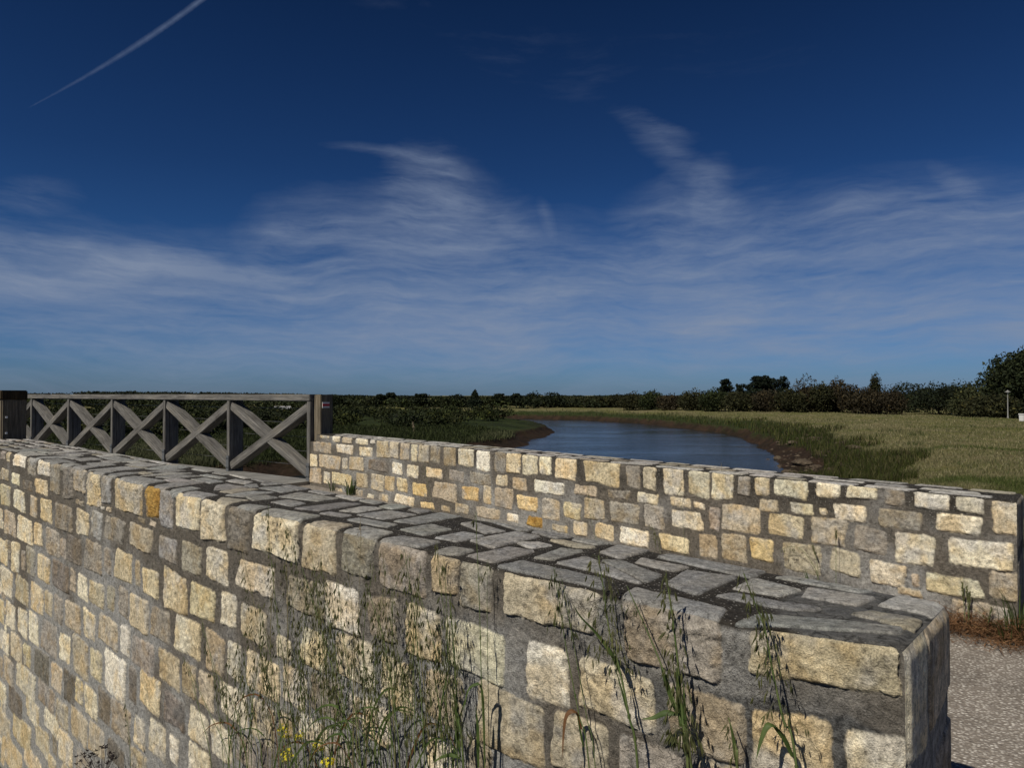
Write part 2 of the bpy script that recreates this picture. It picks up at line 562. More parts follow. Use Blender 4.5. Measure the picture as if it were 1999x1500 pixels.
# near wall ---------------------------------------------------------------
W1 = Wall((.7285, 1.3120), (-.7243, .6895), (.6895, .7243), -0.5,
          lambda s: 0.515 + 0.016 * np.clip(s, 0, 9), lambda t: 0.080 * t,
          lambda t: 9.62 - .76 * np.clip(t / .62, 0, 1), r=0.036)
F1 = []
A = (0, 860, 5.0); B = (0, 1140, 4.1675); Cc = (380, 960, 5.0); D = (380, 1200, 5.0); E = (760, 1040, 3.26); F = (1200, 1120, 3.332)
cop = quad_front(W1, A, [(0,45,110,190,'P'),(60,95,110,210,'T'),(122,255,130,265,'W'),(272,345,180,350,'B'),(360,490,190,345,'W'),
 (498,580,235,530,'G'),(615,715,265,575,'D'),(725,830,280,510,'T'),(848,970,310,640,'Y'),(988,1080,340,615,'B'),
 (1100,1405,385,700,'Y'),(1420,1560,450,750,'O'),(1563,1685,480,875,'B'),(1715,1955,520,890,'C')])
cop += quad_front(W1, Cc, [(70,290,80,475,'C'),(335,530,135,590,'D'),(570,1020,195,640,'C'),(1070,1370,295,800,'T'),(1440,1735,385,820,'G')])
cop += quad_front(W1, E, [(-85,232,70,375,'P'),(265,435,125,405,'T'),(455,640,170,505,'G'),(672,1390,270,600,'T')])
cop += quad_front(W1, F, [(20,710,215,655,'P'),(785,2000,360,810,'Y')])
for p, c in cop:      # coping stones turn over the rounded edge
    for i in (0, 1):
        p[i] = (p[i][0], 0.012)
F1 += cop
F1 += quad_front(W1, A, [(10,90,285,395,'T'),(110,200,330,435,'C'),(215,322,395,490,'D'),(338,475,385,525,'Y'),
 (0,110,435,640,'Y'),(130,253,490,695,'C'),(295,368,550,750,'T'),(398,515,575,795,'Y'),(545,722,645,890,'G'),(748,875,695,940,'C'),
 (898,990,705,970,'B'),(1010,1225,760,990,'P'),(1250,1500,840,1070,'T'),(728,825,590,635,'G'),(1040,1095,660,700,'T'),(1335,1420,765,805,'G'),
 (1460,1530,795,845,'T'),(975,1015,655,680,'W'),(0,28,660,880,'C'),(45,160,705,935,'T'),(175,320,765,995,'C'),(342,415,810,1040,'Y'),
 (452,590,880,1130,'P'),(600,650,965,1150,'P'),(660,800,950,1210,'D'),(822,1005,1000,1300,'G'),(1030,1088,1060,1330,'P'),
 (1125,1310,1095,1385,'Y'),(1330,1375,1165,1445,'T'),(1535,1730,950,1190,'B'),(1765,1970,1005,1300,'G'),
 (0,78,985,1215,'Y'),(90,108,975,1220,'G'),(122,200,1010,1295,'C'),(222,252,1070,1290,'P'),(272,348,1060,1330,'P'),(378,500,1140,1400,'Y'),
 (522,685,1210,1480,'D'),(700,745,1260,1500,'T'),(12,135,1275,1532,'C'),(158,292,1355,1610,'T'),(312,437,1425,1690,'Y')])
F1 += quad_front(W1, B, [(380,432,75,275,'T'),(450,520,115,335,'P'),(535,672,165,395,'T'),(692,780,230,460,'Y'),(725,862,0,190,'T'),
 (640,718,-60,135,'C'),(885,935,20,240,'G'),(972,1050,40,290,'G'),(1065,1215,110,390,'Y'),(1235,1390,215,470,'P'),(1330,1535,-80,225,'Y'),
 (1160,1300,-110,110,'Y'),(0,45,140,340,'Y'),(62,135,170,375,'C'),(158,232,220,440,'C'),(245,325,265,500,'C'),(345,483,335,580,'P'),
 (500,582,435,660,'C'),(610,728,470,770,'T'),(742,840,550,800,'Y'),(815,975,280,525,'T'),(995,1062,345,600,'W'),(1085,1258,475,720,'P'),
 (1297,1478,560,840,'Y'),(1415,1650,290,595,'C'),(18,88,405,580,'C'),(103,195,430,630,'T'),(202,262,515,690,'Y'),(298,415,570,800,'D'),
 (433,520,670,895,'T'),(535,625,725,985,'D'),(632,688,800,1000,'Y'),(703,800,865,1100,'C'),(865,1038,595,945,'W'),(1065,1117,690,1000,'D'),
 (1155,1318,760,1055,'Y'),(1502,1595,675,920,'T'),(1625,1700,720,985,'T'),(0,38,605,790,'T'),(45,130,630,835,'T'),(148,308,700,930,'C'),
 (328,465,835,1040,'P'),(470,575,980,1185,'T'),(592,735,1065,1310,'T'),(815,910,890,1160,'D'),(915,1085,1010,1290,'P'),(1108,1193,1090,1350,'C'),
 (1340,1525,930,1190,'D'),(1550,1700,1040,1310,'C'),(0,70,830,1000,'C'),(85,210,900,1110,'D'),(230,345,990,1160,'C'),(377,500,1075,1240,'C'),
 (300,425,1210,1420,'T'),(8,112,1095,1310,'T'),(120,272,1135,1360,'Y'),(445,480,1250,1430,'G'),(497,610,1255,1495,'C'),(742,860,1175,1420,'T'),
 (1232,1360,1145,1440,'C'),(1395,1460,1250,1500,'W'),(1535,1700,1345,1600,'C'),(890,1040,1330,1500,'D'),(1075,1220,1390,1560,'T'),
 (0,18,1300,1500,'Y'),(32,205,1330,1560,'Y'),(218,375,1425,1600,'Y'),(415,480,1445,1560,'T'),(640,760,1400,1600,'P'),(520,610,1530,1650,'T')])
F1 += quad_front(W1, Cc, [(120,335,565,890,'C'),(380,815,700,985,'C'),(-40,218,950,1260,'Y'),(260,420,1010,1320,'C'),(450,710,1140,1470,'T'),
 (880,1290,880,1200,'G'),(1290,1600,930,1370,'W'),(1680,1960,1030,1450,'G')])
F1 += quad_front(W1, D, [(120,300,200,580,'T'),(325,455,290,650,'C'),(505,845,430,790,'Y'),(870,1090,545,900,'C'),(1035,1285,165,540,'C'),
 (1380,1750,260,670,'C'),(1825,2000,420,840,'Y'),(800,945,230,430,'T'),(1130,1440,640,1000,'P'),(50,190,560,920,'T'),(255,540,730,1080,'C'),
 (570,780,880,1290,'T'),(820,970,1000,1200,'T'),(165,370,1090,1420,'C'),(0,165,1340,1600,'C'),(400,620,1210,1500,'P'),(1495,1600,775,1130,'C'),
 (1650,1900,880,1260,'C'),(1000,1320,1040,1280,'W'),(650,850,1300,1560,'D'),(1300,1560,1200,1560,'P')])
F1 += quad_front(W1, E, [(105,318,485,805,'Y'),(352,748,600,925,'C'),(860,1130,715,1075,'W'),(1180,1700,860,1190,'C'),(235,470,910,1210,'T'),
 (545,980,1020,1420,'T'),(1015,1395,1190,1560,'T'),(20,150,820,1180,'Y'),(240,440,1345,1600,'C'),(480,640,1320,1600,'G')])
F1 += quad_front(W1, F, [(20,440,1120,1560,'P'),(340,850,785,1190,'P'),(850,1420,955,1400,'Y'),(1490,1960,1160,1600,'C'),(520,820,1230,1600,'T')])
G3 = (420, 860, 4.0); HH = (900, 1000, 4.0); T5 = (1200, 900, 2.5)
TOP1 = quad_top(W1, G3, [
 [(0,390),(0,350),(100,340),(245,365),(60,388)],[(20,400),(215,370),(335,380),(120,418),'c'],[(120,425),(290,400),(465,405),(230,440)],
 [(245,440),(390,430),(480,450),(325,470)],[(90,315),(150,303),(290,325),(230,340),'u'],[(110,265),(200,262),(330,292),(240,298),'e'],
 [(285,303),(370,298),(480,318),(380,328)],[(360,340),(500,325),(545,335),(400,352)],[(345,370),(500,360),(630,390),(540,408)],
 [(250,350),(320,340),(350,362),(290,370)],[(530,350),(660,345),(770,372),(650,388)],[(500,435),(640,405),(960,455),(820,480)],
 [(720,395),(810,382),(970,412),(870,425)],[(425,480),(560,467),(700,495),(610,515)],[(640,530),(1010,483),(1130,495),(780,552)],
 [(930,430),(1020,412),(1200,455),(1090,470),'e'],[(1130,470),(1260,460),(1370,475),(1250,492),'u'],[(1290,515),(1400,490),(1545,510),(1400,535)],
 [(980,550),(1170,515),(1300,525),(1110,562),'u'],[(820,570),(870,558),(1060,585),(1010,600)],[(1130,580),(1350,545),(1570,580),(1300,612)],
 [(1030,615),(1100,605),(1430,660),(1350,678),'u'],[(1510,540),(1610,527),(1700,545),(1620,570)],[(1400,632),(1840,555),(1990,575),(1530,655)],
 [(1440,690),(1690,660),(1860,695),(1630,735)],[(1720,765),(1930,715),(2080,745),(1880,785),'u'],
 [(0,483),(60,445),(245,467),(100,492),'c'],[(120,515),(250,503),(430,520),(290,545),'t'],[(300,566),(480,535),(800,592),(650,630),'u'],
 [(700,650),(830,625),(1040,655),(940,695),'c'],[(1000,705),(1180,672),(1370,715),(1240,768),'u'],[(1260,772),(1430,742),(1730,790),(1640,835)],
 [(1710,870),(1850,830),(2000,855),(1910,895)]])
TOP1 += quad_top(W1, HH, [
 [(0,90),(60,75),(340,150),(220,168),'u'],[(100,30),(220,40),(650,130),(520,150)],[(60,225),(440,150),(600,185),(230,275)],
 [(480,240),(600,235),(700,255),(570,278),'e'],[(560,360),(820,280),(950,295),(680,375)],[(560,155),(700,140),(900,180),(740,200)],
 [(700,215),(760,215),(1040,275),(960,280),'c'],[(870,210),(1000,205),(1200,240),(1060,252)],[(1070,310),(1260,248),(1490,285),(1230,360)],
 [(740,400),(920,340),(1070,375),(1400,545),(1090,480)],[(1080,372),(1240,385),(1570,495),(1420,540)],[(1330,385),(1400,360),(1780,430),(1660,460),'u'],
 [(20,350),(390,268),(590,300),(250,388)],[(280,412),(430,375),(1200,550),(1160,605)]])
TOP1 += quad_top(W1, T5, [
 [(200,460),(260,445),(750,540),(680,568)],[(245,600),(380,535),(590,560),(400,650)],[(595,620),(680,575),(905,630),(800,660),'u'],
 [(485,655),(560,638),(1030,735),(1000,750)],[(915,660),(960,625),(1270,675),(1180,715),'u'],[(755,562),(830,550),(1330,638),(1270,655)],
 [(1305,722),(1420,655),(1590,648),(1625,690),(1530,775),'e'],[(1150,768),(1240,750),(1500,812),(1440,860),'c']])
TOP1 += quad_top(W1, F, [[(20,158),(150,98),(760,240),(705,300)],[(790,318),(920,262),(1830,405),(1900,470)]])
TOP1 += quad_top(W1, A, [
 [(140,130),(300,110),(450,140),(270,150),'u'],[(275,180),(400,163),(840,145),(700,170)],[(370,190),(560,180),(740,215),(500,225)],[(510,240),(700,220),(790,240),(620,255)],
 [(620,265),(900,238),(1000,250),(760,290)],[(850,310),(1000,297),(1090,310),(980,330),'u'],[(995,345),(1200,317),(1420,312),(1100,355)],
 [(1105,372),(1300,350),(1620,400),(1410,432)],[(1430,452),(1800,405),(2050,405),(1570,472),'t'],[(1570,495),(1850,455),(1950,470),(1690,512)],
 [(1715,520),(1900,495),(2100,540),(1960,562),'u'],[(720,180),(900,165),(1010,190),(820,205)],[(960,165),(1100,150),(1370,205),(1220,215)],
 [(840,225),(1000,215),(1140,240),(1000,252)],[(1230,235),(1400,217),(1580,240),(1380,262),'u'],[(1180,140),(1300,143),(1500,180),(1390,185)],
 [(1420,195),(1560,187),(1740,225),(1600,232),'e'],[(1420,280),(1600,245),(1980,240),(1700,290)],
 [(1440,310),(1590,292),(1820,293),(1680,310)],[(1390,348),(1640,315),(1850,320),(1520,345),'u'],[(1520,358),(1740,337),(1990,350),(1650,370)],
 [(1610,382),(1740,372),(1870,395),(1680,408),'u'],[(860,290),(1250,255),(1380,275),(1100,300)],[(460,120),(700,100),(870,100),(600,125),'u'],
 [(550,138),(750,122),(940,125),(720,145)],[(130,95),(350,80),(560,95),(330,112)]])

def auto_rows(stones, s0, s1, v0, v1, rows, wmin, wmax, gap, cols, seed, vfun=None):
    """random courses where the photo's stones are too small to tell"""
    r2 = random.Random(seed)
    cs = [np.mean(p, 0) for p, _ in stones]
    out = []
    hgt = (v1 - v0) / rows
    for k in range(rows):
        s = s0 + r2.uniform(0, wmin)
        while s < s1:
            wd = r2.uniform(wmin, wmax)
            a, b_ = s + gap / 2, s + wd - gap / 2
            va = v0 + k * hgt + gap / 2 + r2.uniform(0, gap); vb = v0 + (k + 1) * hgt - gap / 2 - r2.uniform(0, gap)
            j = lambda: r2.uniform(-.008, .008)
            mid = np.array([(a + b_) / 2, (va + vb) / 2])
            if b_ < s1 and not any(abs(c[0] - mid[0]) < wd * .6 and abs(c[1] - mid[1]) < hgt * .8 for c in cs):
                out.append(([(a + j(), va + j()), (b_ + j(), va + j()), (b_ + j(), vb + j()), (a + j(), vb + j())], r2.choice(cols)))
            s += wd
    return out
F1 += auto_rows(F1, 7.0, 9.6, -2.9, -0.02, 20, .08, .26, .035, 'CYTGPTC', 5)
F1 += [q for q in auto_rows([], 0.0, 7.0, -3.6, -0.3, 22, .12, .30, .04, 'CYTGPTC', 6) if np.mean(q[0], 0)[1] < .5 - .545 * (1.31 + .69 * np.mean(q[0], 0)[0]) - .16]
TOP1 += auto_rows(TOP1, 2.2, 9.4, 0.03, 0.60, 5, .14, .38, .03, 'ttuuetc', 8)

# far wall ------------------------------------------------------------------
SM2 = 0.061 / 0.357
W2 = Wall((2.364, 3.327), (-.6545, .756), (.756, .6545), -0.5,
          lambda s: 0.357 + 0 * s, lambda t: SM2 * t, lambda t: 7.53 + 0 * t, r=0.024)
a1t = (600, 840, 5.711); a2t = (900, 860, 5.711); a3t = (1200, 890, 5.0); a4t = (1550, 900, 4.167)
cop2 = quad_front(W2, a1t, [(118,255,25,90,'T'),(268,372,50,130,'W'),(375,510,55,150,'T'),(522,688,65,160,'C'),(698,755,80,150,'W'),(772,900,85,310,'T'),
 (915,1012,110,325,'T'),(1030,1130,120,340,'T'),(1155,1222,130,355,'C'),(1240,1355,145,365,'T'),(1375,1478,160,370,'P'),(1520,1650,185,400,'T'),(1675,1855,200,410,'C')])
cop2 += quad_front(W2, a2t, [(172,315,85,340,'W'),(368,490,100,355,'G'),(508,660,110,375,'Y'),(680,850,120,395,'C'),(870,1000,155,380,'C'),(1048,1295,170,445,'Y'),
 (1345,1795,220,490,'Y'),(1843,1995,270,550,'G')])
cop2 += quad_front(W2, a3t, [(283,398,100,345,'T'),(462,668,140,385,'C'),(722,920,160,410,'C'),(945,1155,160,440,'C'),(1195,1310,220,420,'P'),(1362,1498,210,395,'Y'),(1520,1915,235,400,'C')])
cop2 += quad_front(W2, a4t, [(168,380,195,305,'C'),(410,700,215,320,'C'),(728,895,235,360,'G'),(945,1275,270,390,'W'),(1303,1552,295,425,'C'),(1612,1830,330,620,'C')])
for p, c in cop2:
    for i in (0, 1):
        p[i] = (p[i][0], 0.006)
F2 = cop2
F2 += quad_front(W2, a1t, [(35,285,135,250,'T'),(297,530,165,260,'W'),(555,742,190,285,'C'),(30,108,265,410,'C'),(115,370,280,430,'T'),(385,442,310,435,'T'),
 (463,632,300,445,'T'),(655,918,335,460,'D'),(945,1055,368,500,'W'),(1093,1248,395,530,'C'),(1300,1525,430,530,'Y'),(1565,1763,455,575,'P'),
 (25,155,430,595,'T'),(178,248,470,600,'C'),(258,512,480,620,'Y'),(537,680,488,640,'T'),(708,855,500,675,'T'),(858,975,515,680,'Y'),
 (1000,1113,535,695,'Y'),(1148,1345,605,735,'y'),(1383,1680,590,790,'T'),(1708,1920,635,778,'y'),(305,400,655,700,'C'),(525,620,670,740,'T'),
 (660,750,720,765,'C'),(785,910,720,790,'T'),(945,1230,735,830,'C'),(1235,1425,810,870,'y'),(1478,1600,855,910,'T'),(1630,1815,830,930,'T')])
F2 += quad_front(W2, a2t, [(78,352,370,490,'P'),(385,530,390,505,'C'),(565,737,415,555,'T'),(773,1208,465,600,'W'),(1240,1545,510,615,'T'),(1620,1892,560,650,'c'),
 (248,332,512,720,'Y'),(363,585,535,750,'T'),(615,860,620,785,'y'),(888,1100,660,885,'T'),(1135,1330,690,872,'Y'),(1367,1600,650,885,'T'),(1643,1985,700,935,'P'),
 (140,460,765,870,'T'),(500,645,822,910,'W'),(705,920,860,960,'O'),(1000,1205,950,1020,'y'),(1250,1415,915,1065,'Y'),(1490,1703,945,1110,'Y')])
F2 += quad_front(W2, a3t, [(190,455,370,465,'C'),(520,750,420,500,'C'),(755,885,460,515,'C'),(1390,1635,435,545,'Y'),(1680,1950,465,565,'Y'),
 (275,485,485,710,'P'),(535,878,545,710,'C'),(915,1015,480,745,'P'),(1033,1433,500,740,'T'),(1478,1848,585,790,'Y'),
 (25,365,720,880,'W'),(420,750,780,935,'Y'),(820,990,770,990,'T'),(1030,1275,775,1020,'T'),(1322,1535,810,1025,'y'),(1590,2030,860,1150,'T')])
F2 += quad_front(W2, a4t, [(285,620,370,490,'C'),(650,1060,400,545,'G'),(1100,1555,450,590,'C'),(200,258,390,440,'Y'),(117,430,465,690,'T'),(490,742,555,755,'G'),
 (805,1142,600,850,'C'),(1210,1805,650,875,'C'),(285,530,735,920,'T'),(578,938,835,1005,'C'),(960,1015,915,1025,'T'),(1020,1558,945,1095,'C'),
 (1588,1815,915,1140,'T'),(805,1060,1045,1100,'T'),(1240,1800,1180,1420,'T')])
TOP2 = auto_rows([], 0.05, 7.3, 0.0, 0.355, 3, .16, .46, .028, 'eeueec', 21)

def lin_adaptive(a, b, f):
    """sample a..b with local step f(x)"""
    xs = [a]
    while xs[-1] < b:
        xs.append(xs[-1] + f(xs[-1]))
    xs[-1] = b
    return np.array(xs)

def build_wall(W, name, label, fstones, tstones, endstones, vbot, sstep, zstep, Tc, seed, topdark, rough, notch=None, patch=None, backdrop=0.5):
    root = empty(name, (W.O[0], W.O[1], -1.15))
    tag(root, label, 'parapet', 'stone parapets of the bridge approach')
    smx = float(W.smax(np.array(0.0)))
    s1d = lin_adaptive(0.0, smx, sstep)
    fs = s1d / smx
    vf = -lin_adaptive(0.0, vbot, zstep)[::-1]           # bottom .. 0
    vf = vf[:-1]
    ft = np.linspace(0, 1, Tc)
    vb = np.linspace(0, backdrop, 14)[1:]
    nr = len(vf) + Tc + len(vb)
    ns = len(s1d)
    S = np.zeros((nr, ns)); T = np.zeros((nr, ns)); Z = np.zeros((nr, ns)); V = np.zeros((nr, ns))
    for r_ in range(nr):
        if r_ < len(vf):
            T[r_] = 0; Z[r_] = vf[r_]; V[r_] = vf[r_]
            S[r_] = fs * smx
        elif r_ < len(vf) + Tc:
            f = ft[r_ - len(vf)]
            tt = W.T(s1d) * f
            a0 = W.smin(tt); b0 = W.smax(tt)
            S[r_] = a0 + fs * (b0 - a0)
            T[r_] = W.T(S[r_]) * f
            V[r_] = T[r_]
        else:
            z = vb[r_ - len(vf) - Tc]
            tt = W.T(s1d)
            a0 = W.smin(tt); b0 = W.smax(tt)
            S[r_] = a0 + fs * (b0 - a0)
            T[r_] = W.T(S[r_]); Z[r_] = -z; V[r_] = T[r_] + z
    H, C, M, P = masonry(S, V, fstones + tstones, seed, topdark, rough, patch)
    # die out towards the end arris so that the end face meets it
    e = S - W.smin(T)
    fe = smooth(0.0, 0.014, e)
    H = H * fe + .003 * (1 - fe)
    if notch is not None:
        sN, dz = notch
        Z = np.where(S > sN, np.minimum(Z, -dz), Z)
        Zr = Z
    pts = W.place(S, T, Z, H)
    if notch is not None:
        low = (S > notch[0]) & (Z >= -notch[1] - 1e-6)
        pts[..., 2] = np.where(low, np.minimum(pts[..., 2], W.zt - notch[1]), pts[..., 2])
    F = grid_faces(nr, ns)
    rowf = F[:, 0] // ns
    o = pts - np.array([W.O[0], W.O[1], -1.15])
    lim = len(vf) - int(0)
    # the coping (upper band and top) is a part of its own, as the photo shows it
    vrow = V[:, 0]
    split = int(np.searchsorted(vrow, -0.001))
    vmin_c = -0.0
    for nm, sel in (('wall_face', rowf < split), ('coping', rowf >= split)):
        Fs = F[sel]
        used, inv = np.unique(Fs, return_inverse=True)
        np_mesh(nm, o.reshape(-1, 3)[used], inv.reshape(Fs.shape), MASON, root, True,
                {'Col': ('FLOAT_COLOR', C.reshape(-1, 3)[used]), 'mortar': ('FLOAT', M.ravel()[used]), 'pebble': ('FLOAT', P.ravel()[used])})
    # end face
    T0 = float(W.T(np.array(0.0)))
    t1 = np.linspace(0, T0, max(int(T0 / 0.005), 40))
    z1 = -lin_adaptive(0, min(vbot, 1.3), lambda x: 0.006)[::-1]
    TT, ZZ = np.meshgrid(t1, z1)
    SS = W.smin(TT)
    He, Ce, Me, Pe = masonry(TT, ZZ, endstones, seed + 100, 0.2, 0.35)
    He = He * .5
    fade = smooth(0, 0.012, TT) * smooth(0, 0.012, T0 - TT) * smooth(0, 0.012, -ZZ)
    pe = W.place(SS, TT, ZZ, He * fade + .003 * (1 - fade))
    oe = pe - np.array([W.O[0], W.O[1], -1.15])
    Fe = grid_faces(len(z1), len(t1))[:, ::-1]
    # rain streaks: dark runs down the worn end
    st = smooth(0.0, 0.5, fbm(TT * 26, ZZ * 1.2, seed + 140, 4, .6))[..., None]
    Ce = Ce * 1.25 * (1 - 0.5 * st) + np.array([.02, .022, .026]) * st
    np_mesh('wall_end', oe.reshape(-1, 3), Fe, MASON, root, True,
            {'Col': ('FLOAT_COLOR', Ce.reshape(-1, 3)), 'mortar': ('FLOAT', Me.ravel()), 'pebble': ('FLOAT', Pe.ravel())})
    # plain rear face down to the ground and far end, so that the block is closed
    zb = -vbot if vbot > 1.0 else -0.75
    sb = np.linspace(0.0, 1.0, 60)
    tt = W.T(sb * smx)
    a0 = W.smin(tt); b0 = W.smax(tt)
    sr = a0 + sb * (b0 - a0)
    back = [];
    for zz in (-backdrop + 0.01, zb):
        back.append(W.place(sr, tt, np.full_like(sr, zz), np.zeros_like(sr)))
    back = np.array(back)
    fr = W.place(np.full(8, smx) - 0.0, np.linspace(0, 1, 8) * tt[-1], np.full(8, -0.03 if notch is None else -notch[1] - .005), np.zeros(8))
    tl = np.linspace(0, 1, 8) * tt[-1]
    sl = W.smax(tl)
    top_ = W.place(sl, tl, np.full(8, -0.004 if notch is None else -notch[1] - .004), np.zeros(8))
    bot_ = W.place(sl, tl, np.full(8, zb), np.zeros(8))
    ends = np.array([top_, bot_])
    vv = np.concatenate([back.reshape(-1, 3), ends.reshape(-1, 3)]) - np.array([W.O[0], W.O[1], -1.15])
    ff = np.concatenate([grid_faces(2, 60), grid_faces(2, 8) + 120])
    cc = np.tile(np.array([[.2, .18, .15]]), (len(vv), 1))
    np_mesh('wall_back', vv, ff, MASON, root, False, {'Col': ('FLOAT_COLOR', cc), 'mortar': ('FLOAT', np.ones(len(vv))), 'pebble': ('FLOAT', np.zeros(len(vv)))})
    return root

END1 = [([(-.03, .02), (.20, .02), (.19, -.22), (-.03, -.21)], 'C'), ([(.22, .03), (.55, .03), (.55, -.20), (.23, -.24)], 'T'), ([(-.03, -.27), (.12, -.26), (.13, -.6), (-.03, -.6)], 'T'),
        ([(.17, -.30), (.26, -.29), (.26, -.7), (.17, -.7)], 'T'), ([(.30, -.28), (.50, -.26), (.50, -.52), (.31, -.55)], 'G'), ([(.29, -.6), (.50, -.57), (.5, -1.0), (.3, -1.0)], 'P')]
near_wall = build_wall(W1, 'stone_parapet', 'near stone parapet of cream and grey blocks with wild oats in front',
    F1, TOP1, END1, 4.3, lambda s: 0.0027 + 0.0011 * s, lambda z: 0.0036 + 0.0042 * z, 190, 3, 0.25, 1.0,
    patch=[(0.26, -0.225, 0.42, 0.075), (0.10, -0.30, 0.18, 0.10), (0.13, 0.26, 0.22, 0.30)])
END2 = [([(.02, 0), (.33, 0), (.33, -.2), (.03, -.22)], 'G'), ([(.02, -.26), (.3, -.26), (.3, -.6), (.03, -.6)], 'G')]
far_wall = build_wall(W2, 'stone_parapet', 'far stone parapet of sunlit cream blocks between the path and the river field',
    F2, TOP2, END2, 0.72, lambda s: 0.0048 + 0.0009 * s, lambda z: 0.0062, 46, 40, 0.9, 0.8, notch=(7.36, 0.095))

# ------------------------------------------------------------------ ground, water, path
RIVER = np.array([(-14,4),(-10,8),(-5,13),(2,20),(8,27),(12.5,33),(15.5,40),(17.7,49),(20.9,61),(22.8,72),(23.2,80.5),(21,93),(18.9,104.6),(10.9,120),(4.8,123),
 (-15,129),(-60,132),(-150,140),(-150,118),(-60,114),(-15,115),(0,108),(4.0,97),(5.2,88),(4.8,79),(1.4,60),(-3,48),(-9,40),(-15,33),(-21,26),(-27,18),(-32,8),(-34,0)], float)
WATER_Z = -4.3

def sd_river(x, y):
    wx = x + 0.9 * fbm(x * .12, y * .12, 71, 3) + 0.35 * fbm(x * .6, y * .6, 72, 3)
    wy = y + 0.9 * fbm(x * .12 + 9, y * .12, 73, 3) + 0.35 * fbm(x * .6 + 9, y * .6, 74, 3)
    return poly_sdf(wx, wy, RIVER)

def ramp1(x, xs, ys):
    return np.interp(x, xs, ys)

W1in = W1.O + W1.nb * 0.26
W2in = W2.O + W2.nb * 0.18
def side(x, y, O, n):
    return (x - O[0]) * n[0] + (y - O[1]) * n[1]

def ground_z(x, y):
    """returns height and distance to the water's edge"""
    d = sd_river(x, y)
    # which bank: positive = right bank (field), negative = left bank marsh
    right = smooth(-3, 3, x - np.interp(y, [0, 20, 40, 60, 80, 100, 121, 200, 900], [-14, -8, 3, 11, 14, 12, -10, -300, -900]))
    mw = 0.5 + 1.5 * right * smooth(58, 42, y) + 0.8 * (1 - right) + 0.8 * fbm(x * .25, y * .25, 81, 2)
    lump = 0.10 * fbm(x * .5, y * .5, 82, 4) + 0.05 * fbm(x * 2, y * 2, 83, 3)
    hi = -2.92 * right - 3.15 * (1 - right)
    z = np.where(d < 0, WATER_Z - 0.05 + np.maximum(d, -6) * 0.12, 0)
    a = np.clip(d / np.maximum(mw, .4), 0, 1)
    z = np.where(d >= 0, WATER_Z - 0.05 + 0.42 * a, z)
    st = np.clip((d - mw) / 0.55, 0, 1)
    z = z + 0.38 * smooth(0, 1, st)
    up = smooth(0, 1, np.clip((d - mw - .4) / 6.0, 0, 1))
    z = z + (hi - (WATER_Z + 0.75)) * up
    z = z + lump * smooth(0, 3, d) + 0.25 * fbm(x * .06, y * .06, 84, 2) * smooth(2, 12, d) * right
    # the raised path behind the walls and the embankment in front of the near wall
    s1 = (x - W1.O[0]) * W1.u[0] + (y - W1.O[1]) * W1.u[1]
    t1 = side(x, y, W1.O, W1.nb)          # >0 on the path side of the near wall
    s2 = (x - W2.O[0]) * W2.u[0] + (y - W2.O[1]) * W2.u[1]
    t2 = side(x, y, W2.O, W2.nb)          # >0 on the field side of the far wall
    zf = -1.25 - 0.36 * np.clip(s1, 0, 9) - 0.03 * np.clip(-t1 - 1.5, 0, 6) + 0.03 * fbm(x * 2, y * 2, 85, 3)
    zfield = -1.19 - np.clip((t2 - 0.25) / 1.9, 0, 3)
    plateau = np.full_like(x, -1.19)
    za = np.where(t1 < 0.26, zf, plateau)
    beyond = np.maximum(t2 - 0.2, 0)
    za = np.where(t2 > 0.2, np.minimum(za, zfield), za)
    # the embankment ends at the abutment under the bridge
    sb = (x + 2.60) * -.792 + (y - 9.07) * .61      # distance along the bridge, >0 over the river
    abut = np.clip(sb - 0.25, 0, 9)
    za = np.where(abut > 0, np.minimum(za, -1.6 - abut * 1.3), za)
    # left-near side away from the wall falls to the river too
    far_l = np.clip(-t1 - 7.0, 0, 30)
    za = za - 0.30 * far_l * (t1 < 0)
    z = np.maximum(z, za)
    return z, d, right

def axis(a, b, seams):
    """non-uniform coordinates: list of (upto, step)"""
    out = [a]
    x = a
    for lim, st in seams:
        while x < lim - 1e-6:
            x += st
            out.append(x)
    return np.array(out)
xs = axis(-900, 900, [(-300, 60), (-100, 12), (-44, 3), (-16, .7), (-8, .3), (6, .14), (14, .22), (36, .42), (60, 1.2), (130, 4), (300, 15), (900, 60)])
ys = axis(-60, 1500, [(-12, 8), (-2, 1), (12, .14), (24, .25), (60, .42), (128, .55), (160, 1.5), (300, 8), (1500, 80)])
GX, GY = np.meshgrid(xs, ys)
GZ, GD, GR = ground_z(GX, GY)
# colour zones
straw = np.array([.170, .152, .078]); straw2 = np.array([.125, .125, .045]); green = np.array([.032, .044, .014]); dgreen = np.array([.018, .025, .009])
mud = np.array([.040, .026, .017]); mud2 = np.array([.024, .017, .012]); soil = np.array([.09, .075, .05])
mwG = 3.4
n_a = fbm(GX * .35, GY * .35, 91, 4); n_b = fbm(GX * 1.5, GY * 1.5, 92, 4)
fieldc = straw * (1 - smooth(-.3, .4, n_a))[..., None] + straw2 * smooth(-.3, .4, n_a)[..., None]
gm = smooth(6.5, 3.5, GD + 1.5 * n_a)[..., None]
cR = fieldc * (1 - gm) + green * gm
gl = smooth(-.2, .3, n_a)[..., None]
cL = green * (1 - gl) + dgreen * gl
cc = cR * GR[..., None] + cL * (1 - GR[..., None])
mm = smooth(-3.50, -3.66, GZ + 0.05 * n_b)[..., None]
cc = cc * (1 - mm) + (mud * (1 - smooth(-.3, .3, n_b))[..., None] + mud2 * smooth(-.3, .3, n_b)[..., None]) * mm
near = ((GX ** 2 + (GY - 3) ** 2) < 90)[..., None]
cc = np.where(near & (GZ[..., None] > -2.6), soil, cc)

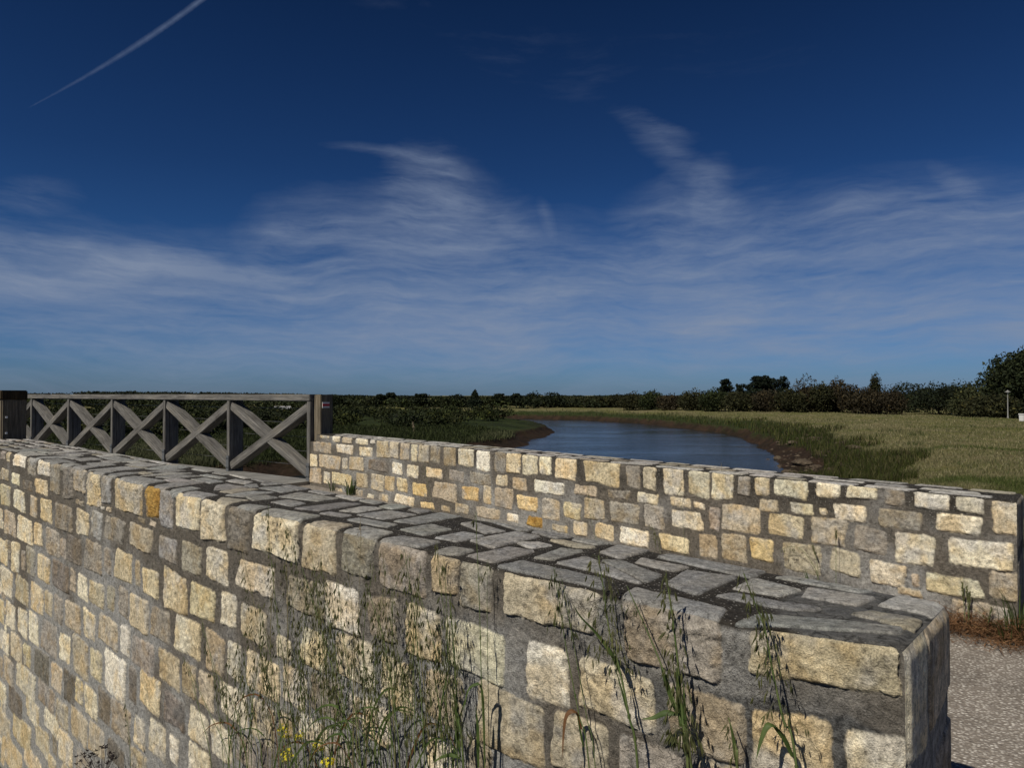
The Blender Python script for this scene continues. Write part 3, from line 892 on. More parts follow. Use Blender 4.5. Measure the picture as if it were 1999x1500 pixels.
def ground_mat():
    m, t, b = material('ground')
    a = t.new('ShaderNodeAttribute', attribute_name='Col').outputs['Color']
    co = t.new('ShaderNodeTexCoord').outputs['Object']
    st = t.mapping(co, scale=(1, 1, 1))
    n1 = t.noise(st, 5, 8, 0.68)
    n2 = t.noise(t.mapping(co, scale=(1, .35, 1)), 1.1, 6, 0.65)
    n3 = t.noise(co, 22, 4, .7)
    c = t.mix(1.0, a, t.ramp(n1, [(0.3, 0.40), (0.5, 1.0), (0.7, 1.5)]), 'MULTIPLY')
    c = t.mix(1.0, c, t.ramp(n2, [(0.32, (.72, .82, .65)), (0.5, (1, 1, 1)), (0.68, (1.25, 1.15, 1.2))]), 'MULTIPLY')
    c = t.mix(1.0, c, t.ramp(n3, [(0.3, 0.7), (0.7, 1.3)]), 'MULTIPLY')
    t.l.new(c, b.inputs['Base Color'])
    t.l.new(t.bump(t.math('ADD', n1, n3), 0.9, 0.08), b.inputs['Normal'])
    b.inputs['Roughness'].default_value = 0.95
    b.inputs['Specular IOR Level'].default_value = 0.1
    return m
GROUND = ground_mat()
g = np_mesh('ground', np.stack([GX, GY, GZ], -1).reshape(-1, 3), grid_faces(len(ys), len(xs)), GROUND, None, True, {'Col': ('FLOAT_COLOR', cc.reshape(-1, 3))})
tag(g, kind='structure')

# water
def water_mat():
    m, t, b = material('river water')
    co = t.new('ShaderNodeTexCoord').outputs['Object']
    b.inputs['Base Color'].default_value = (.010, .018, .022, 1)
    b.inputs['Roughness'].default_value = 0.10
    b.inputs['IOR'].default_value = 1.333
    b.inputs['Specular IOR Level'].default_value = 0.5
    w1_ = t.noise(t.mapping(co, rot=(0, 0, R(20)), scale=(0.9, 2.2, 1)), 2.6, 5, 0.6)
    w2_ = t.noise(t.mapping(co, rot=(0, 0, R(-25)), scale=(.25, .6, 1)), 1.0, 4, 0.6)
    calm = t.maprange(t.noise(t.mapping(co, scale=(.05, .11, 1)), 1.2, 4, 0.6, 0.6), 0.40, 0.62, 0.25, 1.0)
    h = t.math('MULTIPLY', t.math('ADD', t.math('MULTIPLY', w1_, .5), t.math('MULTIPLY', w2_, .8)), calm)
    t.l.new(t.bump(h, 0.62, 0.09), b.inputs['Normal'])
    return m
xw = np.linspace(-160, 60, 60); yw = np.linspace(-20, 150, 60)
WX, WY = np.meshgrid(xw, yw)
wob = np_mesh('river_water', np.stack([WX, WY, np.full_like(WX, WATER_Z)], -1).reshape(-1, 3), grid_faces(60, 60), water_mat())
tag(wob, kind='structure')

# path and deck -----------------------------------------------------------
def path_mat():
    m, t, b = material('pale gravelled path')
    co = t.new('ShaderNodeTexCoord').outputs['Object']
    v = t.new('ShaderNodeTexVoronoi', feature='F1')
    t.l.new(t.mapping(co, rot=(0, 0, .4), scale=(1, 1.25, 1)), v.inputs['Vector'])
    v.inputs['Scale'].default_value = 78
    sc_ = t.new('ShaderNodeSeparateColor')
    t.l.new(v.outputs['Color'], sc_.inputs[0])
    n = t.noise(co, 3, 5, .6)
    n2 = t.noise(co, 120, 4, .7)
    c = t.ramp(sc_.outputs[0], [(0.0, (.12, .10, .085)), (0.2, (.28, .25, .225)), (0.7, (.42, .39, .35)), (1.0, (.64, .61, .56))])
    c = t.mix(t.maprange(v.outputs['Distance'], .30, .55), c, (.20, .175, .15))
    c = t.mix(1.0, c, t.ramp(n, [(0.3, .75), (0.7, 1.2)]), 'MULTIPLY')
    c = t.mix(1.0, c, t.ramp(n2, [(0.3, .8), (0.7, 1.2)]), 'MULTIPLY')
    t.l.new(c, b.inputs['Base Color'])
    t.l.new(t.bump(t.math('SUBTRACT', t.math('MULTIPLY', n2, .3), v.outputs['Distance']), 0.8, 0.006), b.inputs['Normal'])
    return m
def asphalt_mat():
    m, t, b = material('asphalt')
    co = t.new('ShaderNodeTexCoord').outputs['Object']
    n = t.noise(co, 220, 4, .75); n2 = t.noise(co, 4, 4, .6)
    c = t.ramp(n, [(0.3, (.035, .037, .042)), (0.55, (.085, .088, .095)), (0.72, (.22, .22, .22))])
    c = t.mix(1.0, c, t.ramp(n2, [(0.3, .8), (0.7, 1.2)]), 'MULTIPLY')
    t.l.new(c, b.inputs['Base Color'])
    t.l.new(t.bump(n, 0.6, 0.004), b.inputs['Normal'])
    return m
def concrete_mat():
    m, t, b = material('weathered concrete')
    co = t.new('ShaderNodeTexCoord').outputs['Object']
    n = t.noise(co, 6, 6, .65); n2 = t.noise(co, 90, 4, .7)
    c = t.ramp(n, [(0.3, (.15, .145, .135)), (0.7, (.26, .255, .24))])
    c = t.mix(1.0, c, t.ramp(n2, [(0.3, .75), (0.7, 1.2)]), 'MULTIPLY')
    t.l.new(c, b.inputs['Base Color'])
    t.l.new(t.bump(n2, 0.4, 0.004), b.inputs['Normal'])
    return m
CONC = concrete_mat()

def sheet(name, poly, z, mat, thick=0.0, cell=None):
    bm = bmesh.new()
    vs = [bm.verts.new((x, y, z)) for x, y in poly]
    f = bm.faces.new(vs)
    if f.normal.z < 0:
        f.normal_flip()
    if thick:
        r_ = bmesh.ops.extrude_face_region(bm, geom=[f])
        for v in r_['geom']:
            if isinstance(v, bmesh.types.BMVert):
                v.co.z -= thick
        bmesh.ops.recalc_face_normals(bm, faces=bm.faces)
    me = bpy.data.meshes.new(name)
    bm.to_mesh(me); bm.free()
    me.materials.append(mat)
    return link(bpy.data.objects.new(name, me))

RD = np.array([-.792, .61])           # bridge direction, away
RN = np.array([.61, .792])            # across, away from the camera
P5 = np.array([-2.60, 9.07])
def w1in(s, t=.45): return tuple(W1.O + W1.u * s + W1.nb * t)
def w2in(s, t=.1): return tuple(W2.O + W2.u * s + W2.nb * t)
deckA = P5 + RN * .12 - RD * .05
deckB = P5 - RN * 2.95 - RD * .05
path = sheet('path', [w1in(-.0, .51), w1in(8.6, .45), tuple(deckB + RD * .04), tuple(deckA + RD * .04), w2in(7.45), w2in(0.0), w2in(-.35, .05), (3.3, 2.9), (6.5, 5.0), (7.5, 3.5), (3.0, -2.0), (1.2, -1.2), (.95, .9)], -1.15, path_mat())
tag(path, kind='structure')
# dark asphalt of the lane in the lower right corner
road = sheet('road', [(2.05, 1.20), (2.33, 1.62), (2.70, 2.10), (3.30, 2.75), (4.6, 3.9), (7.0, 3.6), (4, -3), (1.6, -1.5), (1.75, .4)][::-1], -1.145, asphalt_mat())
tag(road, kind='structure')

bridge = empty('footbridge', (float(deckA[0]), float(deckA[1]), -1.1))
tag(bridge, 'concrete deck of the footbridge carrying the wooden railings over the creek', 'bridge')
def local(o, root):
    o.parent = root
    o.matrix_parent_inverse = Matrix.Translation(root.location).inverted()
    return o
Lb = 24.0
dk = [tuple(deckA), tuple(deckA + RD * Lb), tuple(deckB + RD * Lb), tuple(deckB)]
local(sheet('deck', dk, -1.105, CONC, 0.30), bridge)
ab = [tuple(deckA + RN * .3), tuple(deckA + RN * .3 + RD * .5), tuple(deckB - RN * .1 + RD * .5), tuple(deckB - RN * .1)]
local(sheet('abutment', ab, -1.41, CONC, 3.3), bridge)

# ------------------------------------------------------------------ timber railings
def wood_mat(name, c0, c1, c2):
    m, t, b = material(name)
    co = t.new('ShaderNodeTexCoord').outputs['Object']
    oi = t.new('ShaderNodeObjectInfo').outputs['Random']
    sh_ = t.new('ShaderNodeVectorMath', operation='ADD')
    t.l.new(co, sh_.inputs[0])
    cm = t.new('ShaderNodeCombineXYZ')
    t.l.new(t.math('MULTIPLY', oi, 37.0), cm.inputs[0])
    t.l.new(t.math('MULTIPLY', oi, 11.0), cm.inputs[1])
    t.l.new(cm.outputs[0], sh_.inputs[1])
    v = sh_.outputs[0]
    n1 = t.noise(t.mapping(v, scale=(1.6, 34, 34)), 1.5, 6, .65, .5)
    n2 = t.noise(t.mapping(v, scale=(3, 9, 9)), 1.0, 5, .6)
    n3 = t.noise(t.mapping(v, scale=(8, 150, 150)), 1.0, 3, .6)
    c = t.ramp(n1, [(0.25, c0), (0.5, c1), (0.75, c2)])
    c = t.mix(1.0, c, t.ramp(n2, [(0.3, (.62, .60, .58)), (0.5, (1, 1, 1)), (0.7, (1.25, 1.2, 1.1))]), 'MULTIPLY')
    c = t.mix(1.0, c, t.ramp(n3, [(0.3, .75), (0.7, 1.2)]), 'MULTIPLY')
    t.l.new(c, b.inputs['Base Color'])
    t.l.new(t.bump(t.math('ADD', n1, n3), 0.6, 0.006), b.inputs['Normal'])
    return m
WOOD = wood_mat('weathered timber', (.055, .053, .050), (.135, .130, .123), (.25, .24, .225))
WOODD = wood_mat('brown timber', (.05, .042, .028), (.15, .125, .09), (.26, .225, .17))
def metal_mat(name, col, rough=.5, met=.8):
    m, t, b = material(name)
    b.inputs['Base Color'].default_value = col + (1,)
    b.inputs['Roughness'].default_value = rough
    b.inputs['Metallic'].default_value = met
    return m
ZINC = metal_mat('galvanised steel', (.20, .21, .22), .55, .7)
WIRE = metal_mat('wire', (.22, .22, .22), .5, .8)

def beam(name, p0, p1, wy, wz, mat, root, up=(0, 0, 1), bev=0.006, shift=(0, 0)):
    """squared timber from p0 to p1; wy = depth across, wz = height; local X is the grain"""
    p0 = Vector(p0); p1 = Vector(p1)
    L_ = (p1 - p0).length
    bm = bmesh.new()
    bmesh.ops.create_cube(bm, size=1)
    for v in bm.verts:
        v.co = Vector(((v.co.x + .5) * L_, v.co.y * wy, v.co.z * wz))
    if bev:
        bmesh.ops.bevel(bm, geom=list(bm.edges), offset=bev, segments=2, affect='EDGES')
    me = bpy.data.meshes.new(name)
    bm.to_mesh(me); bm.free()
    me.materials.append(mat)
    o = bpy.data.objects.new(name, me)
    x = (p1 - p0).normalized()
    # Y axis of the timber points across the bridge
    y = Vector(up).cross(x)
    if y.length < .1:
        y = Vector((RN[0], RN[1], 0))
    y.normalize()
    z = x.cross(y)
    M_ = Matrix(((x.x, y.x, z.x, p0.x), (x.y, y.y, z.y, p0.y), (x.z, y.z, z.z, p0.z), (0, 0, 0, 1)))
    link(o)
    if root is not None:
        o.parent = root
        M_ = (Matrix.Translation(root.location)).inverted() @ M_
    o.matrix_local = M_
    return o

def P3(xy, z): return (float(xy[0]), float(xy[1]), float(z))

def railing(start, nb_, first_n, name, label, zfoot=-1.10, H=1.1, waymark=False, endpost=False, zr=0.0):
    root = empty(name, (float(start[0]), float(start[1]), zfoot))
    tag(root, label, 'railing', 'timber railings of the footbridge')
    bay = 1.87
    ztop = zr
    yoff = RN * 0.085
    zu = ztop - 0.09
    for k in range(first_n, nb_ + 1):
        c = start + RD * bay * k
        # front upright and the deeper post behind it
        beam('post', P3(c + RN * .035, zfoot + .01), P3(c + RN * .035, zu - .002), .070, .070, WOOD, root, up=(RD[0], RD[1], 0))
        beam('post', P3(c + RN * .150, zfoot - .25), P3(c + RN * .150, zu - .004), .150, .062, WOOD, root, up=(RD[0], RD[1], 0))
        br = beam('bracket', P3(c + RN * -.006, zfoot - .10), P3(c + RN * -.006, zfoot + .22), .010, .066, ZINC, root, up=(RD[0], RD[1], 0), bev=.001)
        for dz in (.05, .18):
            for dx in (-.018, .018):
                pb = c + RD * dx
                bo = beam('bolt', P3(pb - RN * .022, zfoot + dz), P3(pb - RN * .010, zfoot + dz), .014, .014, ZINC, root, bev=.002)
    nL = nb_ - 0
    a = start + RD * (first_n * bay - .03)
    b_ = start + RD * (bay * nb_ + .3)
    beam('handrail', P3(a + RN * .10, ztop - .045), P3(b_ + RN * .10, ztop - .045), .215, .088, WOOD, root, bev=.008)
    for k in range(first_n, nb_):
        c0 = start + RD * (bay * k + .036); c1 = start + RD * (bay * (k + 1) - .036)
        zl, zh = zfoot + .075, zu - .075
        # "/" as seen from the path: low at the far end, high at the near end
        beam('brace', P3(c1 + RN * .088, zl), P3(c0 + RN * .088, zh), .150, .115, WOOD, root, bev=.007)
        mid = (c0 + c1) / 2
        beam('brace', P3(c1 + RN * .092, zh), P3(c0 + RN * .092, zl), .150, .115, WOOD, root, bev=.007)
    for q in range(5):
        zz = zfoot + .15 + q * .19
        beam('wire', P3(start + RN * .235 + RD * first_n * bay, zz), P3(b_ + RN * .235, zz), .005, .005, WIRE, root, bev=0)
    return root
SIGNW = None
def plain(name, col, rough=.6):
    m, t, b = material(name)
    co = t.new('ShaderNodeTexCoord').outputs['Object']
    n = t.noise(co, 40, 4, .6)
    t.l.new(t.mix(1.0, col + (1,), t.ramp(n, [(0.3, .85), (0.7, 1.08)]), 'MULTIPLY'), b.inputs['Base Color'])
    b.inputs['Roughness'].default_value = rough
    return m
rail = railing(P5, 9, 0, 'timber_railing', 'grey weathered railing with crossed braces along the far edge of the bridge')
# end post beyond the handrail with the red and white waymark
ep = P5 - RD * .115
beam('end_post', P3(ep + RN * .15, -1.3), P3(ep + RN * .15, -.004), .20, .13, WOODD, rail, up=(RD[0], RD[1], 0), bev=.008)
face = ep - RD * .066
wm = beam('waymark', P3(face + RN * .075 - RD * .004, -.137), P3(face + RN * .185 - RD * .004, -.137), .006, .075, plain('white paint', (.75, .73, .70)), rail, bev=0)
beam('waymark_stripe', P3(face + RN * .077 - RD * .0085, -.137), P3(face + RN * .183 - RD * .0085, -.137), .003, .030, plain('red paint', (.50, .03, .045)), rail, bev=0)

# near railing: only its heavy gate post and the start of its handrail come into the picture
GP = np.array([-5.75, 8.0])
rail2 = empty('timber_railing', (float(GP[0]), float(GP[1]), -1.10))
tag(rail2, 'railing with heavy dark-topped post at the left edge, behind the near parapet', 'railing', 'timber railings of the footbridge')
gc = GP + RN * .125 + RD * .12
beam('post', P3(gc, -1.25), P3(gc, -.06), .25, .235, WOODD, rail2, up=(RD[0], RD[1], 0), bev=.012)
beam('post_cap', P3(gc, -.062), P3(gc, .045), .262, .250, wood_mat('dark stained timber', (.008, .006, .003), (.04, .027, .012), (.10, .07, .03)), rail2, up=(RD[0], RD[1], 0), bev=.010)
for zz in (-.26, -.44):
    fb = GP + RN * .045 - RD * .004
    beam('bolt', P3(fb, zz), P3(fb - RD * .014, zz), .022, .022, metal_mat('bolt', (.7, .7, .7), .4, .6), rail2, bev=.002)
s2_ = gc - RN * .06 + RD * .13
beam('handrail', P3(s2_ + RN * .02, -.045 + .04), P3(s2_ + RN * .02 + RD * 7.4, -.005), .215, .088, WOOD, rail2, bev=.008)
for k in range(1, 5):
    c = s2_ + RD * 1.87 * k
    beam('post', P3(c, -1.09), P3(c, -.052), .14, .070, WOOD, rail2, up=(RD[0], RD[1], 0))
for k in range(0, 4):
    c0 = s2_ + RD * (1.87 * k + .04); c1 = s2_ + RD * (1.87 * (k + 1) - .04)
    beam('brace', P3(c1, -1.0), P3(c0, -.13), .14, .115, WOOD, rail2, bev=.007)
    beam('brace', P3(c1 + RN * .004, -.13), P3(c0 + RN * .004, -1.0), .14, .115, WOOD, rail2, bev=.007)

# ------------------------------------------------------------------ vegetation
def leaf_mat(name, rough=.75, trans=.25):
    m, t, b = material(name)
    a = t.new('ShaderNodeAttribute', attribute_name='Col').outputs['Color']
    t.l.new(a, b.inputs['Base Color'])
    b.inputs['Roughness'].default_value = rough
    b.inputs['Specular IOR Level'].default_value = 0.2
    if trans:
        tr = t.new('ShaderNodeBsdfTranslucent')
        t.l.new(a, tr.inputs[0])
        mx = t.new('ShaderNodeMixShader')
        mx.inputs[0].default_value = trans
        t.l.new(b.outputs[0], mx.inputs[1])
        t.l.new(tr.outputs[0], mx.inputs[2])
        out = [n for n in m.node_tree.nodes if n.type == 'OUTPUT_MATERIAL'][0]
        t.l.new(mx.outputs[0], out.inputs[0])
    return m
LEAF = leaf_mat('foliage', .8, .18)
BLADE = leaf_mat('grass blades', .7, .3)
BARK = wood_mat('bark', (.02, .015, .010), (.05, .04, .03), (.09, .075, .06))

def quads_at(c, size, r2, aspect=1.7, flat=0.0):
    """randomly turned leaf-shaped quads at points c"""
    n = len(c)
    a = r2.normal(size=(n, 3)); a[:, 2] *= (1 - flat)
    a /= np.linalg.norm(a, axis=1, keepdims=True)
    b = r2.normal(size=(n, 3))
    b -= (b * a).sum(1, keepdims=True) * a
    b /= np.linalg.norm(b, axis=1, keepdims=True)
    s = (size * r2.uniform(.6, 1.3, n))[:, None]
    a = a * s * aspect * .5; b = b * s * .5
    v = np.stack([c - a, c + b * .9, c + a, c - b * .9], 1)
    return v.reshape(-1, 3), np.arange(4 * n).reshape(n, 4)

def lobe_points(lobes, n, r2, shell=.55):
    """points in a union of ellipsoids, denser towards their skins; lobes = (x,y,z,rx,ry,rz)"""
    lobes = np.array(lobes, float)
    wgt = lobes[:, 3] * lobes[:, 5]
    idx = r2.choice(len(lobes), n, p=wgt / wgt.sum())
    d = r2.normal(size=(n, 3)); d /= np.linalg.norm(d, axis=1, keepdims=True)
    rad = shell + (1.08 - shell) * r2.random(n) ** .7
    rad *= 1 + .16 * np.sin(d[:, 0] * 7 + idx) * np.cos(d[:, 2] * 9 + idx * 2)
    p = lobes[idx, :3] + d * rad[:, None] * lobes[idx, 3:6]
    return p, idx

def bush_lobes(w_, h, r2, n=9, base=0.0, dome=False):
    out = []
    for k in range(n):
        a = r2.uniform(0, 2 * math.pi); q = r2.uniform(0, .62) * w_ / 2
        zc = base + (h - base) * r2.uniform(.22, .74 - .25 * q / (w_ / 2))
        rr = r2.uniform(.20, .34) * w_
        rz = r2.uniform(.20, .32) * (h - base)
        if dome:
            rr *= 1.15
        out.append((q * math.cos(a), q * math.sin(a), min(zc, h - rz), rr, rr, rz))
    out.append((0, 0, base + (h - base) * .45, w_ * .36, w_ * .36, (h - base) * .48))
    return out

def foliage_cols(p, idx, base, r2, n, var=.3):
    k = r2.normal(1, .18, 40)[idx % 40] * r2.normal(1, var, n)
    z = p[:, 2]
    c = np.array(base)[None, :] * np.clip(k, .35, 2.2)[:, None]
    yel = (r2.random(n) < .12)[:, None]
    c = np.where(yel, c * np.array([1.7, 1.45, 1.0]), c)
    return np.repeat(c, 4, 0)

def trunk_mesh(root, x, y, h, r_, n=5, seed=0, spread=.4):
    r3 = random.Random(seed)
    V, Fq = [], []
    def limb(p, q, r0, r1, seg=6, k=4):
        base = len(V)
        for i in range(k + 1):
            f = i / k
            c = Vector(p).lerp(Vector(q), f) + Vector((r3.uniform(-1, 1), r3.uniform(-1, 1), 0)) * (r0 * .5 if 0 < i < k else 0)
            rr = r0 + (r1 - r0) * f
            for s in range(seg):
                a = 2 * math.pi * s / seg
                V.append((c.x + rr * math.cos(a), c.y + rr * math.sin(a), c.z))
        for i in range(k):
            for s in range(seg):
                a = base + i * seg + s; b_ = base + i * seg + (s + 1) % seg
                Fq.append((a, b_, b_ + seg, a + seg))
    limb((0, 0, -.3), (0, 0, h * .55), r_, r_ * .6)
    for i in range(n):
        a = 2 * math.pi * i / n + r3.uniform(-.4, .4)
        z0 = h * r3.uniform(.2, .5)
        limb((0, 0, z0), (math.cos(a) * h * spread * .8, math.sin(a) * h * spread * .8, z0 + h * r3.uniform(.25, .4)), r_ * .5, r_ * .15)
    return np_mesh('trunk', V, Fq, BARK, root, True)

def tree(name, label, cat, px, ytop, wpx, depth, base_col, group=None, n=1300, leaf=.17, kind='bush', seed=0, hbase=None):
    r2 = np.random.default_rng(seed + 1000)
    x = (px - 999.5) / FPX * depth
    y = depth
    gz = float(ground_z(np.array([x]), np.array([float(y)]))[0][0]) if hbase is None else hbase
    ztop = (770 - ytop) / FPX * depth
    h = ztop - gz
    w_ = wpx / FPX * depth
    n = int(n * 2.3)
    root = empty(name, (x, y, gz))
    tag(root, label, cat, group)
    if kind == 'bush':
        lobes = bush_lobes(w_, h, r2, 10)
    elif kind == 'dome':
        lobes = [(0, 0, h * .52, w_ * .44, w_ * .44, h * .46)] + bush_lobes(w_ * .95, h, r2, 14, 0, True)
    elif kind == 'pine':
        lobes = []
        for k in range(11):
            zz = h * (.30 + .68 * k / 10)
            rr = w_ * .5 * (1.0 - .55 * abs(k / 10 - .45) - .25 * (k / 10))
            a = r2.uniform(0, 6.28); q = rr * r2.uniform(.15, .75)
            lobes.append((q * math.cos(a), q * math.sin(a), min(zz, h * .95), rr * r2.uniform(.35, .6), rr * r2.uniform(.35, .6), h * .065))
            lobes.append((-q * math.cos(a), q * math.sin(a) * .5, min(zz * .97, h * .95), rr * r2.uniform(.3, .5), rr * .4, h * .06))
        lobes.append((0, 0, h * .93, w_ * .10, w_ * .10, h * .07))
    elif kind == 'spire':
        lobes = [(0, 0, h * (.2 + .72 * k / 8), w_ * .5 * (1 - .1 * k), w_ * .5 * (1 - .1 * k), h * .10) for k in range(9)]
    p, idx = lobe_points(lobes, n, r2)
    p[:, 2] *= h / max(np.percentile(p[:, 2], 99 if kind == 'dome' and w_ > 8 else 94), .1)
    p[:, 2] = np.where(p[:, 2] < .02, .02 + np.abs(p[:, 2]) * .5, p[:, 2])
    # stray shoots on the outline
    ns = n // 12
    q, iq = lobe_points(lobes, ns, r2, 1.05)
    q += (q - np.array([0, 0, h * .5])) * r2.uniform(.02, .13, (ns, 1))
    q[:, 2] = np.clip(q[:, 2], .03, h * 1.04)
    p = np.concatenate([p, q]); idx = np.concatenate([idx, iq])
    v, f = quads_at(p, leaf, r2)
    np_mesh('crown', v, f, LEAF, root, False, {'Col': ('FLOAT_COLOR', foliage_cols(p, idx, base_col, r2, len(p)))})
    trunk_mesh(root, 0, 0, h, max(.05, .035 * h), seed=seed)
    return root

OLIVE = (.027, .029, .012); DK = (.014, .020, .009); GRN = (.023, .032, .011); BRN = (.034, .028, .016); PINE = (.010, .016, .009); LT = (.042, .048, .021)
GH = 'tamarisk and bramble bushes in the hedge behind the field'
hedge = [
 (1236,773,60,132,OLIVE,'bush','dull olive bush at the left end of the hedge, just over the far river bend'),
 (1272,770,52,128,GRN,'bush','rounded bush behind the far river bank, second in the hedge from its left end'),
 (1308,776,52,125,BRN,'bush','low brownish bush in the dip of the hedge above the far bank'),
 (1352,770,62,122,OLIVE,'bush','broad olive bush left of the two dark pines'),
 (1392,768,56,118,GRN,'bush','bush at the foot of the left dark pine'),
 (1440,772,66,114,OLIVE,'bush','wide bush below the gap between the two dark pines'),
 (1490,770,64,112,BRN,'bush','brownish bush in front of the tallest pine'),
 (1536,768,60,110,OLIVE,'bush','feathery bush just right of the tallest pine'),
 (1572,757,58,112,BRN,'bush','taller feathery bush next to the pines, pointed top'),
 (1604,758,50,110,OLIVE,'bush','feathery olive bush midway between the pines and the narrow upright bush'),
 (1632,752,40,112,BRN,'bush','bush with a thin tuft standing up from its top'),
 (1662,762,56,106,BRN,'bush','round brown bush left of the narrow upright one'),
 (1709,749,26,110,OLIVE,'bush','narrow upright bush standing higher than the hedge'),
 (1694,768,54,102,BRN,'bush','low brown bush at the foot of the narrow upright one'),
 (1738,770,60,100,BRN,'bush','brown bush between the narrow upright bush and the dark dome'),
 (1772,751,90,112,DK,'dome','long dark dome rising behind the hedge, left one of two'),
 (1832,752,92,98,DK,'dome','big dark dome-shaped bush, darkest of the hedge'),
 (1880,758,70,110,DK,'dome','dark bush rising behind the light brown one near the big tree'),
 (1893,767,54,92,LT,'dome','light brownish dome bush left of the big tree'),
 (1908,786,66,88,OLIVE,'bush','low bush in front of the light brown dome, left of the lamp post'),
 (1944,780,60,87,OLIVE,'bush','ragged bush directly left of the lamp post'),
 (1984,792,56,86,DK,'bush','low dark bush at the foot of the big tree, right of the lamp post'),
]
for i, (px, yt, wp, dp, col, kd, lab) in enumerate(hedge):
    tree('hedge_bush', lab, 'bush', px, yt, wp * 1.25, dp, col, GH, n=2000, leaf=.20, kind=kd if kd != 'bush' else 'bush', seed=i)
tree('pine_tree', 'smaller dark pine, left one of the group above the hedge', 'tree', 1416, 745, 44, 122, PINE, 'dark pines above the hedge', 1300, .2, 'pine', 51)
tree('pine_tree', 'broad dark pine, the biggest of the group above the hedge', 'tree', 1483, 739, 86, 124, PINE, 'dark pines above the hedge', 2600, .22, 'pine', 52)
tree('pine_tree', 'dark pine standing close behind the broad one', 'tree', 1505, 743, 60, 127, PINE, 'dark pines above the hedge', 1800, .22, 'pine', 55)
tree('pine_tree', 'thin open pine with spiky top, right one of the group above the hedge', 'tree', 1530, 740, 42, 120, PINE, 'dark pines above the hedge', 800, .2, 'pine', 53)
tree('pine_tree', 'low pine between the small left pine and the broad one', 'tree', 1444, 754, 40, 121, PINE, 'dark pines above the hedge', 900, .2, 'pine', 54)
tree('broadleaf_tree', 'big dense dark tree at the right edge, behind the lamp post', 'tree', 2034, 690, 205, 94, (.018, .025, .010), None, 21000, .28, 'dome', 60)

# trees of the far line across the marsh
GF = 'trees in the distant line across the marsh'
far = [
 (655,776,40,DK,'dome','dark round tree just right of the rail end, in the distant line'),
 (700,778,60,GRN,'bush','low green tree right of the railing, in the distant line'),
 (742,772,36,DK,'pine','dark tree with a ragged top left of the taller pointed one, distant line'),
 (763,769,34,PINE,'pine','dark pointed tree, tallest above the left part of the far parapet'),
 (790,777,44,DK,'bush','low dark tree right of the tallest pointed one, distant line'),
 (820,771,40,DK,'pine','dark ragged tree above the flowering grass stalk, distant line'),
 (858,777,52,GRN,'bush','green low tree between two dark ragged ones, distant line'),
 (893,775,40,DK,'bush','dark low tree just left of the pointed conifer, distant line'),
 (927,768,26,PINE,'spire','narrow pointed conifer standing above the distant line'),
 (945,778,38,LT,'dome','pale round tree right of the pointed conifer'),
 (975,771,36,DK,'pine','dark tree right of the pale round one, distant line'),
 (1008,771,34,DK,'pine','dark ragged tree above the left bank scrub end'),
 (1043,772,40,DK,'bush','dark bushy tree left of the river bend, distant line'),
 (1076,772,50,DK,'dome','broad dark round tree above the start of the river bend'),
 (1112,778,60,LT,'dome','long pale green low tree above the river bend'),
 (1160,777,60,OLIVE,'bush','olive low tree beneath the distant grey roof'),
 (1204,775,50,OLIVE,'bush','olive tree at the join of distant line and hedge'),
]
for i, (px, yt, wp, col, kd, lab) in enumerate(far):
    tree('distant_tree', lab, 'tree', px, yt, wp * 1.15, 150 + (i * 7) % 11, col, GF, n=900, leaf=.26, kind=kd, seed=100 + i)

def mass(name, centers, base_col, leaf, per, seed, hrel=(1.3, 2.0), wrel=(2.5, 4.5), kind='stuff', var=.3, cols=None):
    r2 = np.random.default_rng(seed)
    P_, I_, C_ = [], [], []
    for k, (x, y, hh, ww) in enumerate(centers):
        gz = float(ground_z(np.array([x]), np.array([y]))[0][0])
        lobes = bush_lobes(ww, hh, r2, 5)
        p, idx = lobe_points(lobes, per, r2)
        p[:, 2] *= hh / np.percentile(p[:, 2], 99)
        p[:, 2] = np.maximum(p[:, 2], .02)
        p += np.array([x, y, gz])
        P_.append(p)
        b = (cols[r2.integers(len(cols))] if cols else base_col)
        C_.append(foliage_cols(p, idx, b, r2, len(p), var))
    P_ = np.concatenate(P_)
    v, f = quads_at(P_, leaf, r2)
    o = np_mesh(name, v, f, LEAF, None, False, {'Col': ('FLOAT_COLOR', np.concatenate(C_))})
    tag(o, kind=kind)
    return o
r0 = random.Random(3)
cs = []
for k in range(420):                               # scrub on the left bank
    y = r0.uniform(66, 128); x = r0.uniform(-100, 4)
    edge = np.interp(y, [66, 72, 84, 95, 105, 128], [-9, -3, 0.5, 0.5, -5, -40])
    if x > edge: continue
    cs.append((x, y, r0.uniform(1.2, 1.75), r0.uniform(3, 5)))
for k in range(110):                               # nearer scrub seen through the railing
    y = r0.uniform(48, 74); x = r0.uniform(-60, -13)
    if x > -13 - (74 - y) * .45: continue
    cs.append((x, y, r0.uniform(.8, 1.5), r0.uniform(2.2, 4)))
so_ = mass('scrub', cs, DK, .20, 300, 5, cols=[(.020,.027,.009), (.028,.036,.010), (.016,.022,.009), (.024, .030, .010)])
tag(so_, 'dense dark green scrub covering the left bank of the river', kind='stuff')
cs = []
for k in range(260):
    px = r0.uniform(-60, 1290); d = r0.uniform(148, 185)
    cs.append(((px - 1000) / FPX * d, d, r0.uniform(1.7, 2.5), r0.uniform(5, 9)))
mw_ = mass('thicket', cs, DK, .42, 150, 6, cols=[DK, GRN, (.018, .024, .010), (.03, .038, .016)])
cs = []
